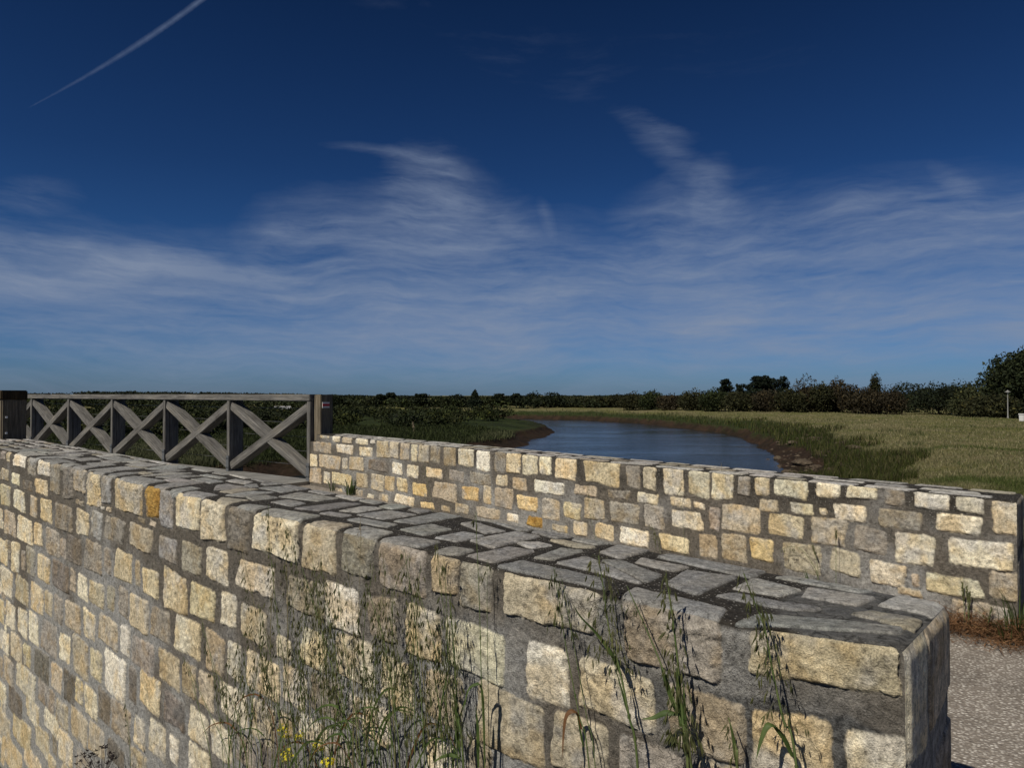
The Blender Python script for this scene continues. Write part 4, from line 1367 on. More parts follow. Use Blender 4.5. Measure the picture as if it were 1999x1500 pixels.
for k in range(420):                               # wooded rise on the horizon
    px = r0.uniform(-250, 2300); d = r0.uniform(520, 640)
    yt = np.interp(px, [-250, 100, 150, 260, 350, 480, 640, 900, 1060, 1230, 1400, 2300], [770, 769, 766, 765, 766, 768.5, 772, 775.5, 774, 772, 776, 772]) + r0.uniform(-.8, 1.5)
    hh = (770 - yt) / FPX * d + 3.0
    cs.append(((px - 1000) / FPX * d, d, hh, r0.uniform(16, 26)))
fw = mass('distant_woodland', cs, DK, 1.1, 150, 7, var=.25)
# ground under the far woods is dark leaf litter, part of the ground sheet

# grasses ------------------------------------------------------------------
def blades(name, x, y, h, wd, cols, seed, lean=.35, label=None, zoff=0.0, zs=None):
    r2 = np.random.default_rng(seed)
    n = len(x)
    z = (ground_z(x, y)[0] if zs is None else zs) + zoff
    a = r2.uniform(0, 2 * math.pi, n)
    la = r2.uniform(0, 2 * math.pi, n); ll = h * np.abs(r2.normal(0, lean, n))
    bx, by = np.cos(a) * wd / 2, np.sin(a) * wd / 2
    b0 = np.stack([x - bx, y - by, z - .02], 1); b1 = np.stack([x + bx, y + by, z - .02], 1)
    mid = np.stack([x + np.cos(la) * ll * .35, y + np.sin(la) * ll * .35, z + h * .6], 1)
    hw = np.stack([bx * .7, by * .7, 0 * x], 1)
    tip = np.stack([x + np.cos(la) * ll, y + np.sin(la) * ll, z + h * r2.uniform(.85, 1.0, n)], 1)
    tw = np.stack([bx * .12, by * .12, 0 * x], 1)
    V = np.stack([b0, b1, mid + hw, mid - hw, tip + tw, tip - tw], 1).reshape(-1, 3)
    i = np.arange(n) * 6
    Fq = np.concatenate([np.stack([i, i + 1, i + 2, i + 3], 1), np.stack([i + 3, i + 2, i + 4, i + 5], 1)])
    c = np.repeat(cols, 6, 0)
    return np_mesh(name, V, Fq, BLADE, None, False, {'Col': ('FLOAT_COLOR', c)})

def pick(n, pal, r2, var=.22):
    pal = np.array(pal)
    return pal[r2.integers(len(pal), size=n)] * np.clip(r2.normal(1, var, (n, 1)), .4, 1.8)

r2 = np.random.default_rng(77)
# field: short straw-coloured meadow, thinned with distance
n = 130000
px = r2.uniform(1080, 2200, n); py = 806 + (1010 - 806) * r2.random(n) ** 1.15
d = 2.9 * FPX / (py - 770)
X = (px - 1000) / FPX * d; Y = d
gz, dd, rt = ground_z(X, Y)
t2 = side(X, Y, W2.O, W2.nb)
ok = (dd > 4.2 + 2.6 * vnoise(X * .3, Y * .3, 44)) & (rt > .5) & (gz > -3.6) & (gz < -2.3) & (t2 > 2.5)
X, Y, gz, dd = X[ok], Y[ok], gz[ok], dd[ok]
h = (0.10 + .05 * r2.random(len(X))) * (1 + .5 * (fbm(X * .4, Y * .4, 5, 3)))
wd = np.clip(Y * 0.00075, .008, .06)
pal = [(.25,.22,.115), (.21,.19,.095), (.14,.138,.055), (.29,.26,.155), (.075,.092,.032), (.18,.165,.08)]
c = pick(len(X), pal, r2)
gmix = smooth(.15, .45, fbm(X * .25 + 3, Y * .25, 96, 3))[:, None]
c = c * (1 - gmix) + pick(len(X), [(.06, .085, .022), (.09, .11, .03)], r2) * gmix
tf = np.array([(r2.uniform(6, 60), r2.uniform(14, 80), r2.uniform(.2, .8)) for _ in range(130)])
tm = np.zeros(len(X))
for a_, b_, c_ in tf:
    tm = np.maximum(tm, smooth(c_, c_ * .4, np.hypot(X - a_, (Y - b_) * .6)))
c = c * (1 - tm[:, None]) + pick(len(X), [(.040, .060, .016), (.07, .085, .03)], r2) * tm[:, None]
h = h * (1 + 1.3 * tm)
o = blades('field_grass', X, Y, h, wd, c, 1, .6, zs=gz)
tag(o, 'short straw-coloured meadow grass of the field', kind='stuff')
# bank: taller green fringe
n = 170000
px = r2.uniform(600, 2250, n); py = 800 + 190 * r2.random(n) ** 1.2
d = 3.2 * FPX / (py - 770)
X = (px - 1000) / FPX * d; Y = d
gz, dd, rt = ground_z(X, Y)
t2 = side(X, Y, W2.O, W2.nb)
ok = (dd > .8) & (gz > -3.80) & (dd < 4.0 + 3.2 * vnoise(X * .3, Y * .3, 44)) & (t2 > 3.0) & (rt > .3)
X, Y, gz, dd = X[ok], Y[ok], gz[ok], dd[ok]
cl = .6 + .8 * vnoise(X * .8, Y * .8, 12)
cl = cl * (.75 + .7 * vnoise(X * 2.2, Y * 2.2, 18))
h = (.28 + .16 * r2.random(len(X))) * cl * np.clip(1.5 - dd / 9, .4, 1.1)
c = pick(len(X), [(.036,.052,.009), (.050,.064,.012), (.072,.076,.020), (.026,.036,.007), (.095,.088,.036), (.060,.050,.028)], r2)
o = blades('bank_grass', X, Y, h, np.clip(Y * .0009, .01, .07), c, 2, .5, zs=gz)
tag(o, 'long green grass hanging over the river bank', kind='stuff')
# left marsh
n = 130000
px = r2.uniform(0, 1080, n); py = 812 + 110 * r2.random(n)
d = 3.3 * FPX / (py - 770)
X = (px - 1000) / FPX * d; Y = d
gz, dd, rt = ground_z(X, Y)
ok = (dd > .9) & (gz > -3.74) & (rt < .6) & (Y > 20) & (Y < 67 + 4 * vnoise(X * .2, Y * 0, 3))
X, Y, gz, dd = X[ok], Y[ok], gz[ok], dd[ok]
cl = .55 + .9 * vnoise(X * .5, Y * .5, 14)
h = (.20 + .15 * r2.random(len(X))) * cl
t_ = smooth(.45, .7, vnoise(X * .15, Y * .15, 15))[:, None] * (dd < 12)[:, None]
c = pick(len(X), [(.028,.038,.011), (.042,.054,.016), (.022,.030,.010)], r2, .3) * (1 - t_) + pick(len(X), [(.095,.10,.050), (.075,.085,.040)], r2) * t_
o = blades('marsh_grass', X, Y, h, np.clip(Y * .0011, .02, .08), c, 3, .5, zs=gz)
tag(o, 'green and olive grasses of the salt marsh on the left bank', kind='stuff')
# distant strip of reeds over the far bank
# embankment in front of the near wall (below the picture, seen from the side)
n = 9000
S_ = r2.uniform(-1.0, 8, n); T_ = -r2.uniform(.02, 4.5, n)
X = W1.O[0] + W1.u[0] * S_ + W1.nb[0] * T_; Y = W1.O[1] + W1.u[1] * S_ + W1.nb[1] * T_
kp = (X ** 2 + Y ** 2) > .35
X, Y = X[kp], Y[kp]
gz = ground_z(X, Y)[0]
h = .08 + .16 * r2.random(len(X))
o = blades('verge_grass', X, Y, h, np.full(len(X), .006), pick(len(X), [(.05,.08,.02), (.09,.10,.04), (.16,.14,.08)], r2), 4, .5, zs=gz)
tag(o, 'grass on the bank below the near parapet', kind='stuff')

# rocks on the muddy shore
def rock(px, py, wpx, hpx, label, seed):
    d_ = ray(px, py)
    zg = -4.15
    t_ = zg / d_[2]
    p = d_ * t_
    s = wpx / FPX * p[1] / 2
    bm = bmesh.new()
    bmesh.ops.create_icosphere(bm, subdivisions=3, radius=1)
    r3 = np.random.default_rng(seed)
    co = np.array([v.co[:] for v in bm.verts])
    dsp = 1 + .28 * fbm(co[:, 0] * 1.3 + seed, co[:, 1] * 1.3 + co[:, 2], seed, 3) + .12 * fbm(co[:, 0] * 4, co[:, 1] * 4 + co[:, 2] * 3, seed + 3, 2)
    for v, k in zip(bm.verts, dsp):
        v.co = Vector((v.co.x * s, v.co.y * s * .8, v.co.z * s * max(.3, hpx / wpx))) * float(k)
    me = bpy.data.meshes.new('rock'); bm.to_mesh(me); bm.free()
    me.materials.append(ROCKM)
    o = link(bpy.data.objects.new('shore_rock', me))
    gz_ = float(ground_z(np.array([p[0]]), np.array([p[1]]))[0][0])
    o.location = (p[0], p[1], gz_ + s * hpx / wpx * .3)
    o.rotation_euler = (0, 0, seed)
    tag(o, label, 'rock', 'rocks on the muddy shore')
m_, t_m, b_m = material('muddy rock')
co_ = t_m.new('ShaderNodeTexCoord').outputs['Object']
t_m.l.new(t_m.ramp(t_m.noise(co_, 5, 6, .7), [(0.3, (.03, .021, .014)), (0.55, (.085, .065, .045)), (0.75, (.17, .14, .10))]), b_m.inputs['Base Color'])
t_m.l.new(t_m.bump(t_m.noise(co_, 12, 5, .7), .8, .05), b_m.inputs['Normal'])
ROCKM = m_
rocks = [(1519, 893, 18, 10, 'rounded pale rock at the very edge of the water on the right shore'),
 (1499, 893, 12, 6, 'small rock half in the water, left of the rounded pale one'),
 (1568, 910, 44, 16, 'largest flat slab on the mud just above the far parapet'),
 (1535, 918, 22, 12, 'rock at the water line just above the parapet, left of the flat slab'),
 (1590, 880, 30, 10, 'flat stone lying below the grassy edge, uppermost of the pale ones'),
 (1548, 882, 20, 8, 'small flat stone between the rounded pale rock and the grassy edge'),
 (1610, 905, 30, 10, 'low brown stone right of the largest flat slab'),
 (1642, 892, 26, 10, 'brown stone under the overhanging bank'),
 (1520, 876, 14, 5, 'thin stone on the mud above the rounded pale rock'),
 (1665, 905, 26, 12, 'stone furthest right, partly in the bank grass'),
 (1594, 920, 26, 10, 'stone just behind the parapet coping, right of the slab')]
for i, (px, py, a, b, lab) in enumerate(rocks):
    rock(px, py, a, b, lab, i + 3)
# loose rubble, uncountable
V, Fq = [], []
r3 = random.Random(9)
vs = []
n = 520
px = r2.uniform(1500, 1700, n); py = r2.uniform(868, 935, n)
D_ = 4.1 * FPX / (py - 770)
X = (px - 1000) / FPX * D_; Y = D_
gz, dd, rt = ground_z(X, Y)
ok = (dd > .2) & (dd < 5)
X, Y, gz = X[ok], Y[ok], gz[ok]
oct_ = np.array([(1,0,0),(0,1,0),(-1,0,0),(0,-1,0),(0,0,1),(0,0,-1)], float)
ofc = np.array([(0,1,4),(1,2,4),(2,3,4),(3,0,4),(1,0,5),(2,1,5),(3,2,5),(0,3,5)])
VV = []; FF = []
for i in range(len(X)):
    s = .04 + .13 * r3.random() ** 2
    VV.append(oct_ * np.array([s * r3.uniform(.7, 1.5), s * r3.uniform(.6, 1.2), s * r3.uniform(.35, .7)]) + np.array([X[i], Y[i], gz[i] + s * .1]) + r2.normal(0, s * .12, (6, 3)))
    FF.append(ofc + 6 * i)
o = np_mesh('rubble', np.concatenate(VV), np.concatenate(FF), ROCKM, None, False)
tag(o, 'small broken stones scattered over the mud of the right shore', kind='stuff')

# lamp post, bin, far buildings ----------------------------------------------
def lathe(name, prof, seg, mat, root, smooth_=True):
    V, Fq = [], []
    for r_, z in prof:
        for s in range(seg):
            a = 2 * math.pi * s / seg
            V.append((r_ * math.cos(a), r_ * math.sin(a), z))
    for i in range(len(prof) - 1):
        for s in range(seg):
            a = i * seg + s; b_ = i * seg + (s + 1) % seg
            Fq.append((a, b_, b_ + seg, a + seg))
    return np_mesh(name, V, Fq, mat, root, smooth_)
lx, ly = (1967 - 999.5) / FPX * 84.0, 84.0
lz = float(ground_z(np.array([lx]), np.array([ly]))[0][0])
lamp = empty('street_lamp', (lx, ly, lz))
tag(lamp, 'grey lamp post with conical hood before the big dark tree', 'lamp post')
LM = plain('grey lamp paint', (.22, .22, .21))
Hl = (770 - 762) / FPX * 84 - lz
lathe('pole', [(.09, 0), (.09, .3), (.06, .34), (.05, Hl - .42), (.05, Hl - .40), (0.0, Hl - .40)], 12, LM, lamp)
lathe('lamp_globe', [(.05, Hl - .42), (.11, Hl - .36), (.12, Hl - .26), (.10, Hl - .20)], 14, plain('opal glass', (.6, .6, .58), .3), lamp)
lathe('hood', [(.32, Hl - .24), (.33, Hl - .22), (.16, Hl - .12), (.07, Hl - .05), (.05, Hl), (0, Hl + .02)], 18, LM, lamp)

bx, by_ = (1996 - 999.5) / FPX * 74.0, 74.0
bz = float(ground_z(np.array([bx]), np.array([by_]))[0][0])
bn = empty('litter_bin', (bx, by_, bz), .15)
tag(bn, 'white box-shaped bin on the field at the right edge of the photo', 'bin')
def boxm(name, sx, sy, sz, z0, mat, root, taper=1.0, x=0, y=0, bev=.01):
    bm = bmesh.new()
    bmesh.ops.create_cube(bm, size=1)
    for v in bm.verts:
        k = taper if v.co.z < 0 else 1
        v.co = Vector((x + v.co.x * sx * k, y + v.co.y * sy * k, z0 + (v.co.z + .5) * sz))
    bmesh.ops.bevel(bm, geom=list(bm.edges), offset=bev, segments=2, affect='EDGES')
    me = bpy.data.meshes.new(name); bm.to_mesh(me); bm.free(); me.materials.append(mat)
    return link(bpy.data.objects.new(name, me), root)
WH = plain('white bin paint', (.72, .72, .70))
boxm('body', .50, .46, .66, .05, WH, bn, .9)
boxm('lid', .58, .52, .10, .712, WH, bn)
boxm('foot', .40, .38, .05, 0, plain('grey plastic', (.2, .2, .2)), bn)

def building(name, label, px, ytop, wpx, depth, wallc, roofc):
    x = (px - 999.5) / FPX * depth
    gz_ = float(ground_z(np.array([x]), np.array([depth * 1.0]))[0][0])
    w_ = wpx / FPX * depth; zt = (770 - ytop) / FPX * depth - gz_
    o = empty(name, (x, depth, gz_), .2)
    tag(o, label, 'building')
    boxm('wall', w_ * .92, w_ * .6, zt * .62, 0, plain('wall ' + name, wallc), o, bev=.02)
    V = [(-w_/2, -w_*.36, zt*.60), (w_/2, -w_*.36, zt*.60), (w_/2, w_*.36, zt*.60), (-w_/2, w_*.36, zt*.60), (-w_*.46, 0, zt), (w_*.46, 0, zt)]
    me = bpy.data.meshes.new('roof')
    me.from_pydata(V, [], [(0, 1, 5, 4), (2, 3, 4, 5), (0, 4, 3), (1, 2, 5), (0, 3, 2, 1)])
    me.materials.append(plain('roof ' + name, roofc))
    link(bpy.data.objects.new('roof', me), o)
    for q in (-.25, .2):
        boxm('window', w_ * .12, .04, zt * .25, zt * .2, plain('dark glass', (.03, .035, .04), .2), o, x=q * w_, y=-w_ * .3 - .012, bev=.004)
building('shed', 'small pale roof half hidden in the marsh bushes, seen through the railing', 552, 793, 34, 118, (.16, .16, .15), (.28, .28, .29))
building('house', 'distant house with a grey roof among trees above the river bend', 1186, 779, 24, 158, (.12, .12, .11), (.17, .175, .18))

# ------------------------------------------------------------------ wild oats and other plants before the near wall
def plant_mat(name, c0, c1, trans=.25):
    m, t, b = material(name)
    co = t.new('ShaderNodeTexCoord').outputs['Object']
    n = t.noise(co, 14, 4, .6)
    col = t.ramp(n, [(0.35, c0), (0.65, c1)])
    t.l.new(col, b.inputs['Base Color'])
    b.inputs['Roughness'].default_value = .55
    tr = t.new('ShaderNodeBsdfTranslucent')
    t.l.new(col, tr.inputs[0])
    mx = t.new('ShaderNodeMixShader'); mx.inputs[0].default_value = trans
    t.l.new(b.outputs[0], mx.inputs[1]); t.l.new(tr.outputs[0], mx.inputs[2])
    out = [q for q in m.node_tree.nodes if q.type == 'OUTPUT_MATERIAL'][0]
    t.l.new(mx.outputs[0], out.inputs[0])
    return m
STEM = plant_mat('green stem', (.075, .115, .035), (.14, .165, .06), .1)
STEMD = plant_mat('dry stem', (.14, .13, .06), (.26, .22, .12), .1)
LEAFB = plant_mat('grass leaf', (.045, .080, .022), (.10, .14, .04), .3)
LEAFR = plant_mat('withered leaf', (.10, .05, .02), (.20, .10, .045), .3)
SPIK = plant_mat('oat spikelet', (.050, .060, .022), (.13, .13, .05), .15)
SPIKD = plant_mat('dry spikelet', (.20, .16, .10), (.36, .30, .20), .2)
YEL = plant_mat('yellow petals', (.62, .52, .015), (.80, .70, .03), .2)
UMB = plant_mat('dark dried heads', (.012, .010, .012), (.05, .035, .035), .1)

class MB:
    def __init__(s): s.V = []; s.F = []
    def tube(s, pts, r0, r1, seg=5):
        pts = [Vector(p) for p in pts]
        base = len(s.V); n = len(pts)
        for i, p in enumerate(pts):
            d = (pts[min(i + 1, n - 1)] - pts[max(i - 1, 0)]).normalized()
            a = d.cross(Vector((.3, .9, .1)))
            if a.length < .05: a = d.cross(Vector((1, 0, 0)))
            a.normalize(); b = d.cross(a)
            r_ = r0 + (r1 - r0) * i / (n - 1)
            for k in range(seg):
                t = 2 * math.pi * k / seg
                s.V.append(p + a * (r_ * math.cos(t)) + b * (r_ * math.sin(t)))
        for i in range(n - 1):
            for k in range(seg):
                a_ = base + i * seg + k; b_ = base + i * seg + (k + 1) % seg
                s.F.append((a_, b_, b_ + seg, a_ + seg))
    def blade(s, pts, w, side_, fold=.25):
        """folded leaf: three verts across, widest at a third"""
        pts = [Vector(p) for p in pts]
        base = len(s.V); n = len(pts)
        for i, p in enumerate(pts):
            f = i / (n - 1)
            ww = w * min(1, .45 + 2.2 * f) * (1 - f ** 2.2) + .0004
            d = (pts[min(i + 1, n - 1)] - pts[max(i - 1, 0)]).normalized()
            sd_ = (Vector(side_) - d * d.dot(Vector(side_))).normalized()
            up = d.cross(sd_)
            s.V += [p - sd_ * ww / 2 + up * ww * fold, p, p + sd_ * ww / 2 + up * ww * fold]
        for i in range(n - 1):
            a = base + 3 * i
            s.F += [(a, a + 1, a + 4, a + 3), (a + 1, a + 2, a + 5, a + 4)]
    def spikelet(s, p, d, L_, r_):
        d = Vector(d).normalized(); p = Vector(p)
        a = d.cross(Vector((.2, .1, 1)));
        if a.length < .1: a = d.cross(Vector((1, 0, 0)))
        a.normalize(); b = d.cross(a)
        base = len(s.V)
        for f, k in ((0, .15), (.25, .9), (.55, 1), (.8, .5), (1, .05)):
            for t in range(4):
                q = math.pi / 2 * t
                s.V.append(p + d * (L_ * f) + a * (r_ * k * math.cos(q)) + b * (r_ * k * math.sin(q) * .7))
        for i in range(4):
            for k in range(4):
                a_ = base + i * 4 + k; b_ = base + i * 4 + (k + 1) % 4
                s.F.append((a_, b_, b_ + 4, a_ + 4))
    def build(s, name, mat, root):
        if not s.F: return None
        o = root.location
        return np_mesh(name, np.array([(v.x - o.x, v.y - o.y, v.z - o.z) for v in s.V]), s.F, mat, root, True)

def wallpt(wall, px, py, g):
    return Vector(wall.front(px, py, g)[2])

def smooth_path(pts, n):
    """Catmull-Rom through points"""
    P = [pts[0] * 2 - pts[1]] + list(pts) + [pts[-1] * 2 - pts[-2]]
    out = []
    m = len(pts) - 1
    for i in range(n + 1):
        t = i / n * m
        k = min(int(t), m - 1); f = t - k
        p0, p1, p2, p3 = P[k], P[k + 1], P[k + 2], P[k + 3]
        out.append(.5 * ((2 * p1) + (p2 - p0) * f + (2 * p0 - 5 * p1 + 4 * p2 - p3) * f * f + (3 * p1 - p0 - 3 * p2 + p3) * f ** 3))
    return out

def oat(px_pts, g, label, seed, r0=.0018, head=.38, nsp=26, spread=.055, mats=None, group=None, leaves=(), wall=W1, name='wild_oat', sl=.021, droop=1.0, extend=True):
    """px_pts: picture points base -> tip; the stalk hangs g metres in front of the wall"""
    rr = random.Random(seed)
    mats = mats or (STEM, LEAFB, SPIK)
    k = len(px_pts)
    pts = []
    for i, (x, y) in enumerate(px_pts):
        gg = g * (1.0 + .5 * (1 - i / (k - 1))) + rr.uniform(-.006, .006)
        pts.append(wallpt(wall, x, y, gg))
    if extend:
        d = (pts[0] - pts[1]).normalized()
        q = pts[0].copy()
        while True:
            gz_ = float(ground_z(np.array([q.x]), np.array([q.y]))[0][0])
            if q.z <= gz_ + .02 or q.z < -5: break
            q = q + Vector((d.x * .3, d.y * .3, -1)).normalized() * .06
        if (q - pts[0]).length > .07:
            pts = [q] + pts
    path_ = smooth_path(pts, 7 * (len(pts) - 1))
    root = empty(name, tuple(path_[0]))
    st = MB()
    st.tube(path_, r0, r0 * .35, 6)
    # joints
    for f in (.45, .7):
        p = path_[int(f * (len(path_) - 1) * (1 - head))]
        st.tube([p - Vector((0, 0, .004)), p, p + Vector((0, 0, .004))], r0 * 1.1, r0 * 1.3, 6)
    st.build('stem', mats[0], root)
    tot = sum((path_[i + 1] - path_[i]).length for i in range(len(path_) - 1))
    if nsp:
        hd = MB()
        n0 = int(len(path_) * (1 - head)) if not extend else None
        # head occupies the last head_len metres
        hl = head if head > 1 else None
        L_tip = sum((wallpt(wall, *px_pts[i + 1], g) - wallpt(wall, *px_pts[i], g)).length for i in range(k - 1)) * head
        acc_ = 0; nodes = []
        for i in range(len(path_) - 1, 0, -1):
            nodes.append((path_[i], acc_ / max(L_tip, 1e-3)))
            acc_ += (path_[i - 1] - path_[i]).length
            if acc_ > L_tip: break
        hd.tube([q_[0] for q_ in nodes] + ([path_[-1]] if len(nodes) < 2 else []), .0005, .0005, 3)
        for q in range(nsp):
            p, f = nodes[min(len(nodes) - 1, int(rr.random() ** .8 * len(nodes)))]
            a = rr.uniform(0, 2 * math.pi)
            out = Vector(tuple(W1.u * math.cos(a)) + (0,)) + Vector(tuple(-wall.nb * abs(math.sin(a)) * .5) + (0,))
            ln = spread * (.35 + .8 * f) * rr.uniform(.5, 1.2)
            up = rr.uniform(.2, 1.0) * (1.2 - f)
            p1 = p + out * ln * .6 + Vector((0, 0, ln * up))
            p2 = p + out * ln * rr.uniform(.8, 1.1) + Vector((0, 0, ln * up * .7 - .012 * droop))
            hd.tube([p, p + (p1 - p) * .5 + Vector((0, 0, .003)), p1, p2], .00045, .0003, 3)
            dr = Vector((out.x * rr.uniform(-.2, .55), out.y * rr.uniform(-.2, .55), -1 * droop + rr.uniform(-.1, .5)))
            s_ = sl * rr.uniform(.75, 1.25)
            hd.spikelet(p2, dr, s_, s_ * .10)
            if rr.random() < .6:
                hd.spikelet(p2, dr + Vector((rr.uniform(-.25, .25), rr.uniform(-.25, .25), 0)), s_ * .9, s_ * .08)
            if rr.random() < .5:
                dn = dr.normalized()
                hd.tube([p2 + dn * s_ * .6, p2 + dn * s_ * 1.9 + Vector((rr.uniform(-.004, .004), 0, 0))], .00025, .0001, 3)
        hd.build('panicle', mats[2], root)
    for lf in leaves:
        pp, wl, mt = lf
        b_ = MB()
        lp = smooth_path([wallpt(wall, x, y, g * 1.1 + .012 * i) for i, (x, y) in enumerate(pp)], 14)
        b_.blade(lp, wl, tuple(W1.u * .9) + (.25,))
        b_.build('leaf', mt, root)
    if label:
        tag(root, label, 'grass stalk', group)
    return root

GO = 'wild oat stalks in front of the near parapet'
DRY = (STEMD, LEAFR, SPIKD)
oat([(1245,1500),(1228,1400),(1210,1310),(1190,1235),(1178,1150),(1168,1085)], .040, 'thick wild oat stalk with bushy dark head and long curved leaf, right of centre', 1, .0034, .50, 84, .070,
    leaves=[([(1213,1318),(1195,1275),(1165,1235),(1135,1205),(1118,1180)], .016, LEAFB), ([(1228,1400),(1215,1350),(1200,1300)], .007, LEAFB)])
oat([(1350,1500),(1326,1400),(1295,1310),(1262,1230),(1224,1145)], .045, 'thick bare stalk leaning left across the brown block, pointed tip', 2, .0030, .15, 4, .02,
    leaves=[([(1322,1395),(1300,1330),(1290,1300)], .012, LEAFB)])
oat([(1343,1500),(1334,1420),(1326,1320),(1312,1200),(1300,1120)], .05, 'dense leafy oat stalk with a sheaf of green spikelets before the brown block', 3, .0042, .85, 110, .040, sl=.024,
    leaves=[([(1325,1395),(1300,1392),(1275,1402),(1252,1405)], .014, LEAFB), ([(1330,1420),(1326,1360),(1320,1300)], .014, LEAFB), ([(1336,1470),(1338,1400),(1334,1330)], .012, LEAFB)])
oat([(1555,1500),(1530,1410),(1508,1310),(1492,1225),(1468,1165),(1452,1120)], .045, 'wild oat stalk hanging before the biggest block at the wall end', 4, .0030, .75, 72, .048,
    leaves=[([(1548,1478),(1532,1440),(1510,1415),(1496,1420),(1484,1450),(1476,1485)], .016, LEAFB)])
oat([(1440,1520),(1438,1470),(1430,1430),(1422,1402)], .04, 'short stalk with a bent leaf tip below the biggest block', 5, .0032, .9, 12, .02,
    leaves=[([(1440,1500),(1434,1450),(1424,1410)], .010, LEAFB)])
oat([(1150,1500),(1130,1395),(1106,1270),(1090,1165),(1081,1110)], .035, 'thin oat stalk with a rust-brown folded leaf, right of the orange-stained stone', 6, .0020, .32, 30, .042,
    leaves=[([(1136,1425),(1130,1396),(1118,1388),(1104,1400),(1099,1440),(1098,1482)], .014, LEAFR), ([(1140,1460),(1134,1430),(1126,1395)], .008, LEAFB)])
oat([(1162,1500),(1145,1400),(1122,1270),(1104,1170),(1096,1130)], .03, 'thin bare stalk just right of the one with the rust-brown leaf', 7, .0014, .2, 6, .03)
oat([(946,1500),(940,1340),(936,1180),(930,1040),(929,1000)], .05, 'straight thin stalk rising highest, above the coping left of the biggest coping stone', 8, .0020, .25, 5, .03,
    leaves=[([(947,1500),(945,1390),(940,1340),(925,1338),(912,1352),(904,1400)], .012, LEAFB), ([(935,1500),(934,1420),(928,1380)], .014, LEAFB)])
oat([(955,1500),(953,1350),(951,1200),(951,1095)], .035, 'straight thin stalk directly right of the highest one', 9, .0016, .15, 3, .02)
oat([(898,1500),(890,1380),(872,1240),(858,1120),(853,1060)], .04, 'thin stalk leaning left, its tip just under the coping edge', 10, .0016, .25, 8, .03)
oat([(905,1500),(893,1390),(886,1270),(878,1170)], .06, 'thick green stalk with a dense drooping head, left of the straight thin ones', 11, .0038, .8, 60, .05,
    leaves=[([(905,1490),(890,1476),(865,1478),(842,1492)], .014, LEAFB), ([(900,1480),(892,1400),(884,1330)], .014, LEAFB)])
oat([(705,1500),(672,1400),(645,1290),(612,1180),(590,1110)], .05, 'stout stalk leaning left through the thickest clump', 12, .0032, .35, 26, .05)
oat([(562,1500),(562,1380),(562,1240),(560,1120),(558,1060)], .06, 'pale straight stalk standing upright beside the yellow flowers', 13, .0026, .3, 20, .045, mats=(STEMD, LEAFB, SPIK))
oat([(413,1500),(392,1400),(372,1320),(358,1285)], .06, 'thin stalk leaning left, leftmost of the crossing pair', 14, .0018, .15, 5, .03)
oat([(448,1500),(412,1400),(380,1330),(366,1295)], .05, 'thin stalk leaning left, right one of the crossing pair', 15, .0018, .15, 4, .03)
oat([(545,1330),(540,1200),(528,1080),(524,985)], .04, 'oat head reaching the coping in front of the wide cream coping stone', 16, .0014, .6, 26, .032, extend=True)
oat([(562,1250),(580,1150),(572,1060),(548,1010)], .04, 'oat head arching left over the wide cream coping stone', 17, .0014, .6, 26, .03)
oat([(770,1330),(766,1240),(770,1150),(800,1085)], .04, 'oat head spreading right over the pinkish coping stone', 18, .0014, .6, 26, .035)
oat([(254,1480),(250,1420),(246,1385),(243,1370)], .05, 'lone small oat head on the left of the clumps', 19, .0016, .8, 16, .025)
oat([(700,1300),(700,1180),(703,1100),(704,1010)], .05, 'pale dry stalk with straw-coloured spikelets, tip over the coping', 20, .0012, .25, 8, .018, mats=DRY, sl=.014)
# the dense clump: many stalks that differ only by where they stand
rr_ = random.Random(42)
bands = [(430, 520, 8, 'at the left edge of the thick clump'), (520, 640, 16, 'around the yellow flowers'), (640, 760, 18, 'in the middle of the thick clump'), (760, 900, 15, 'on the right side of the thick clump')]
ordn = ['first', 'second', 'third', 'fourth', 'fifth', 'sixth', 'seventh', 'eighth', 'ninth', 'tenth', 'eleventh', 'twelfth', 'thirteenth', 'fourteenth', 'fifteenth', 'sixteenth', 'seventeenth', 'eighteenth', 'nineteenth']
sd_ = 100
for a, b, nn, where in bands:
    for j in range(nn):
        x = a + (b - a) * (j + .5 + rr_.uniform(-.3, .3)) / nn
        top_ = rr_.uniform(1075, 1330) if nn > 10 else rr_.uniform(1180, 1350)
        lean = rr_.uniform(-70, 15)
        pts_ = [(x, 1510), (x + lean * .2, 1510 - (1510 - top_) * .35), (x + lean * .55, 1510 - (1510 - top_) * .7), (x + lean + rr_.uniform(-10, 20), top_)]
        lv = []
        if rr_.random() < .65:
            lx_ = rr_.choice((-1, 1)); yb = rr_.uniform(1400, 1500); ln_ = rr_.uniform(60, 130)
            xb = x + rr_.uniform(-4, 4)
            if rr_.random() < .5:
                lv.append(([(xb, 1520), (xb + lx_ * 12, yb), (xb + lx_ * 40, yb - ln_ * .55), (xb + lx_ * 75, yb - ln_ * .5), (xb + lx_ * 100, yb - ln_ * .1)], rr_.uniform(.006, .010), rr_.choice((LEAFB, LEAFB, LEAFR))))
            else:
                lv.append(([(xb, 1520), (xb + lx_ * 6, yb), (xb + lx_ * 18, yb - ln_ * .7), (xb + lx_ * 34, yb - ln_ * 1.4)], rr_.uniform(.005, .010), LEAFB))
        green = rr_.random()
        oat(pts_, rr_.uniform(.03, .13), '%s oat stalk from the left %s' % (ordn[j], where), sd_, rr_.uniform(.0013, .0026), rr_.uniform(.5, .75), rr_.randint(18, 40), rr_.uniform(.035, .06),
            group=GO, leaves=lv, mats=(STEM if green < .7 else STEMD, LEAFB, SPIK), sl=rr_.uniform(.018, .026))
        sd_ += 1

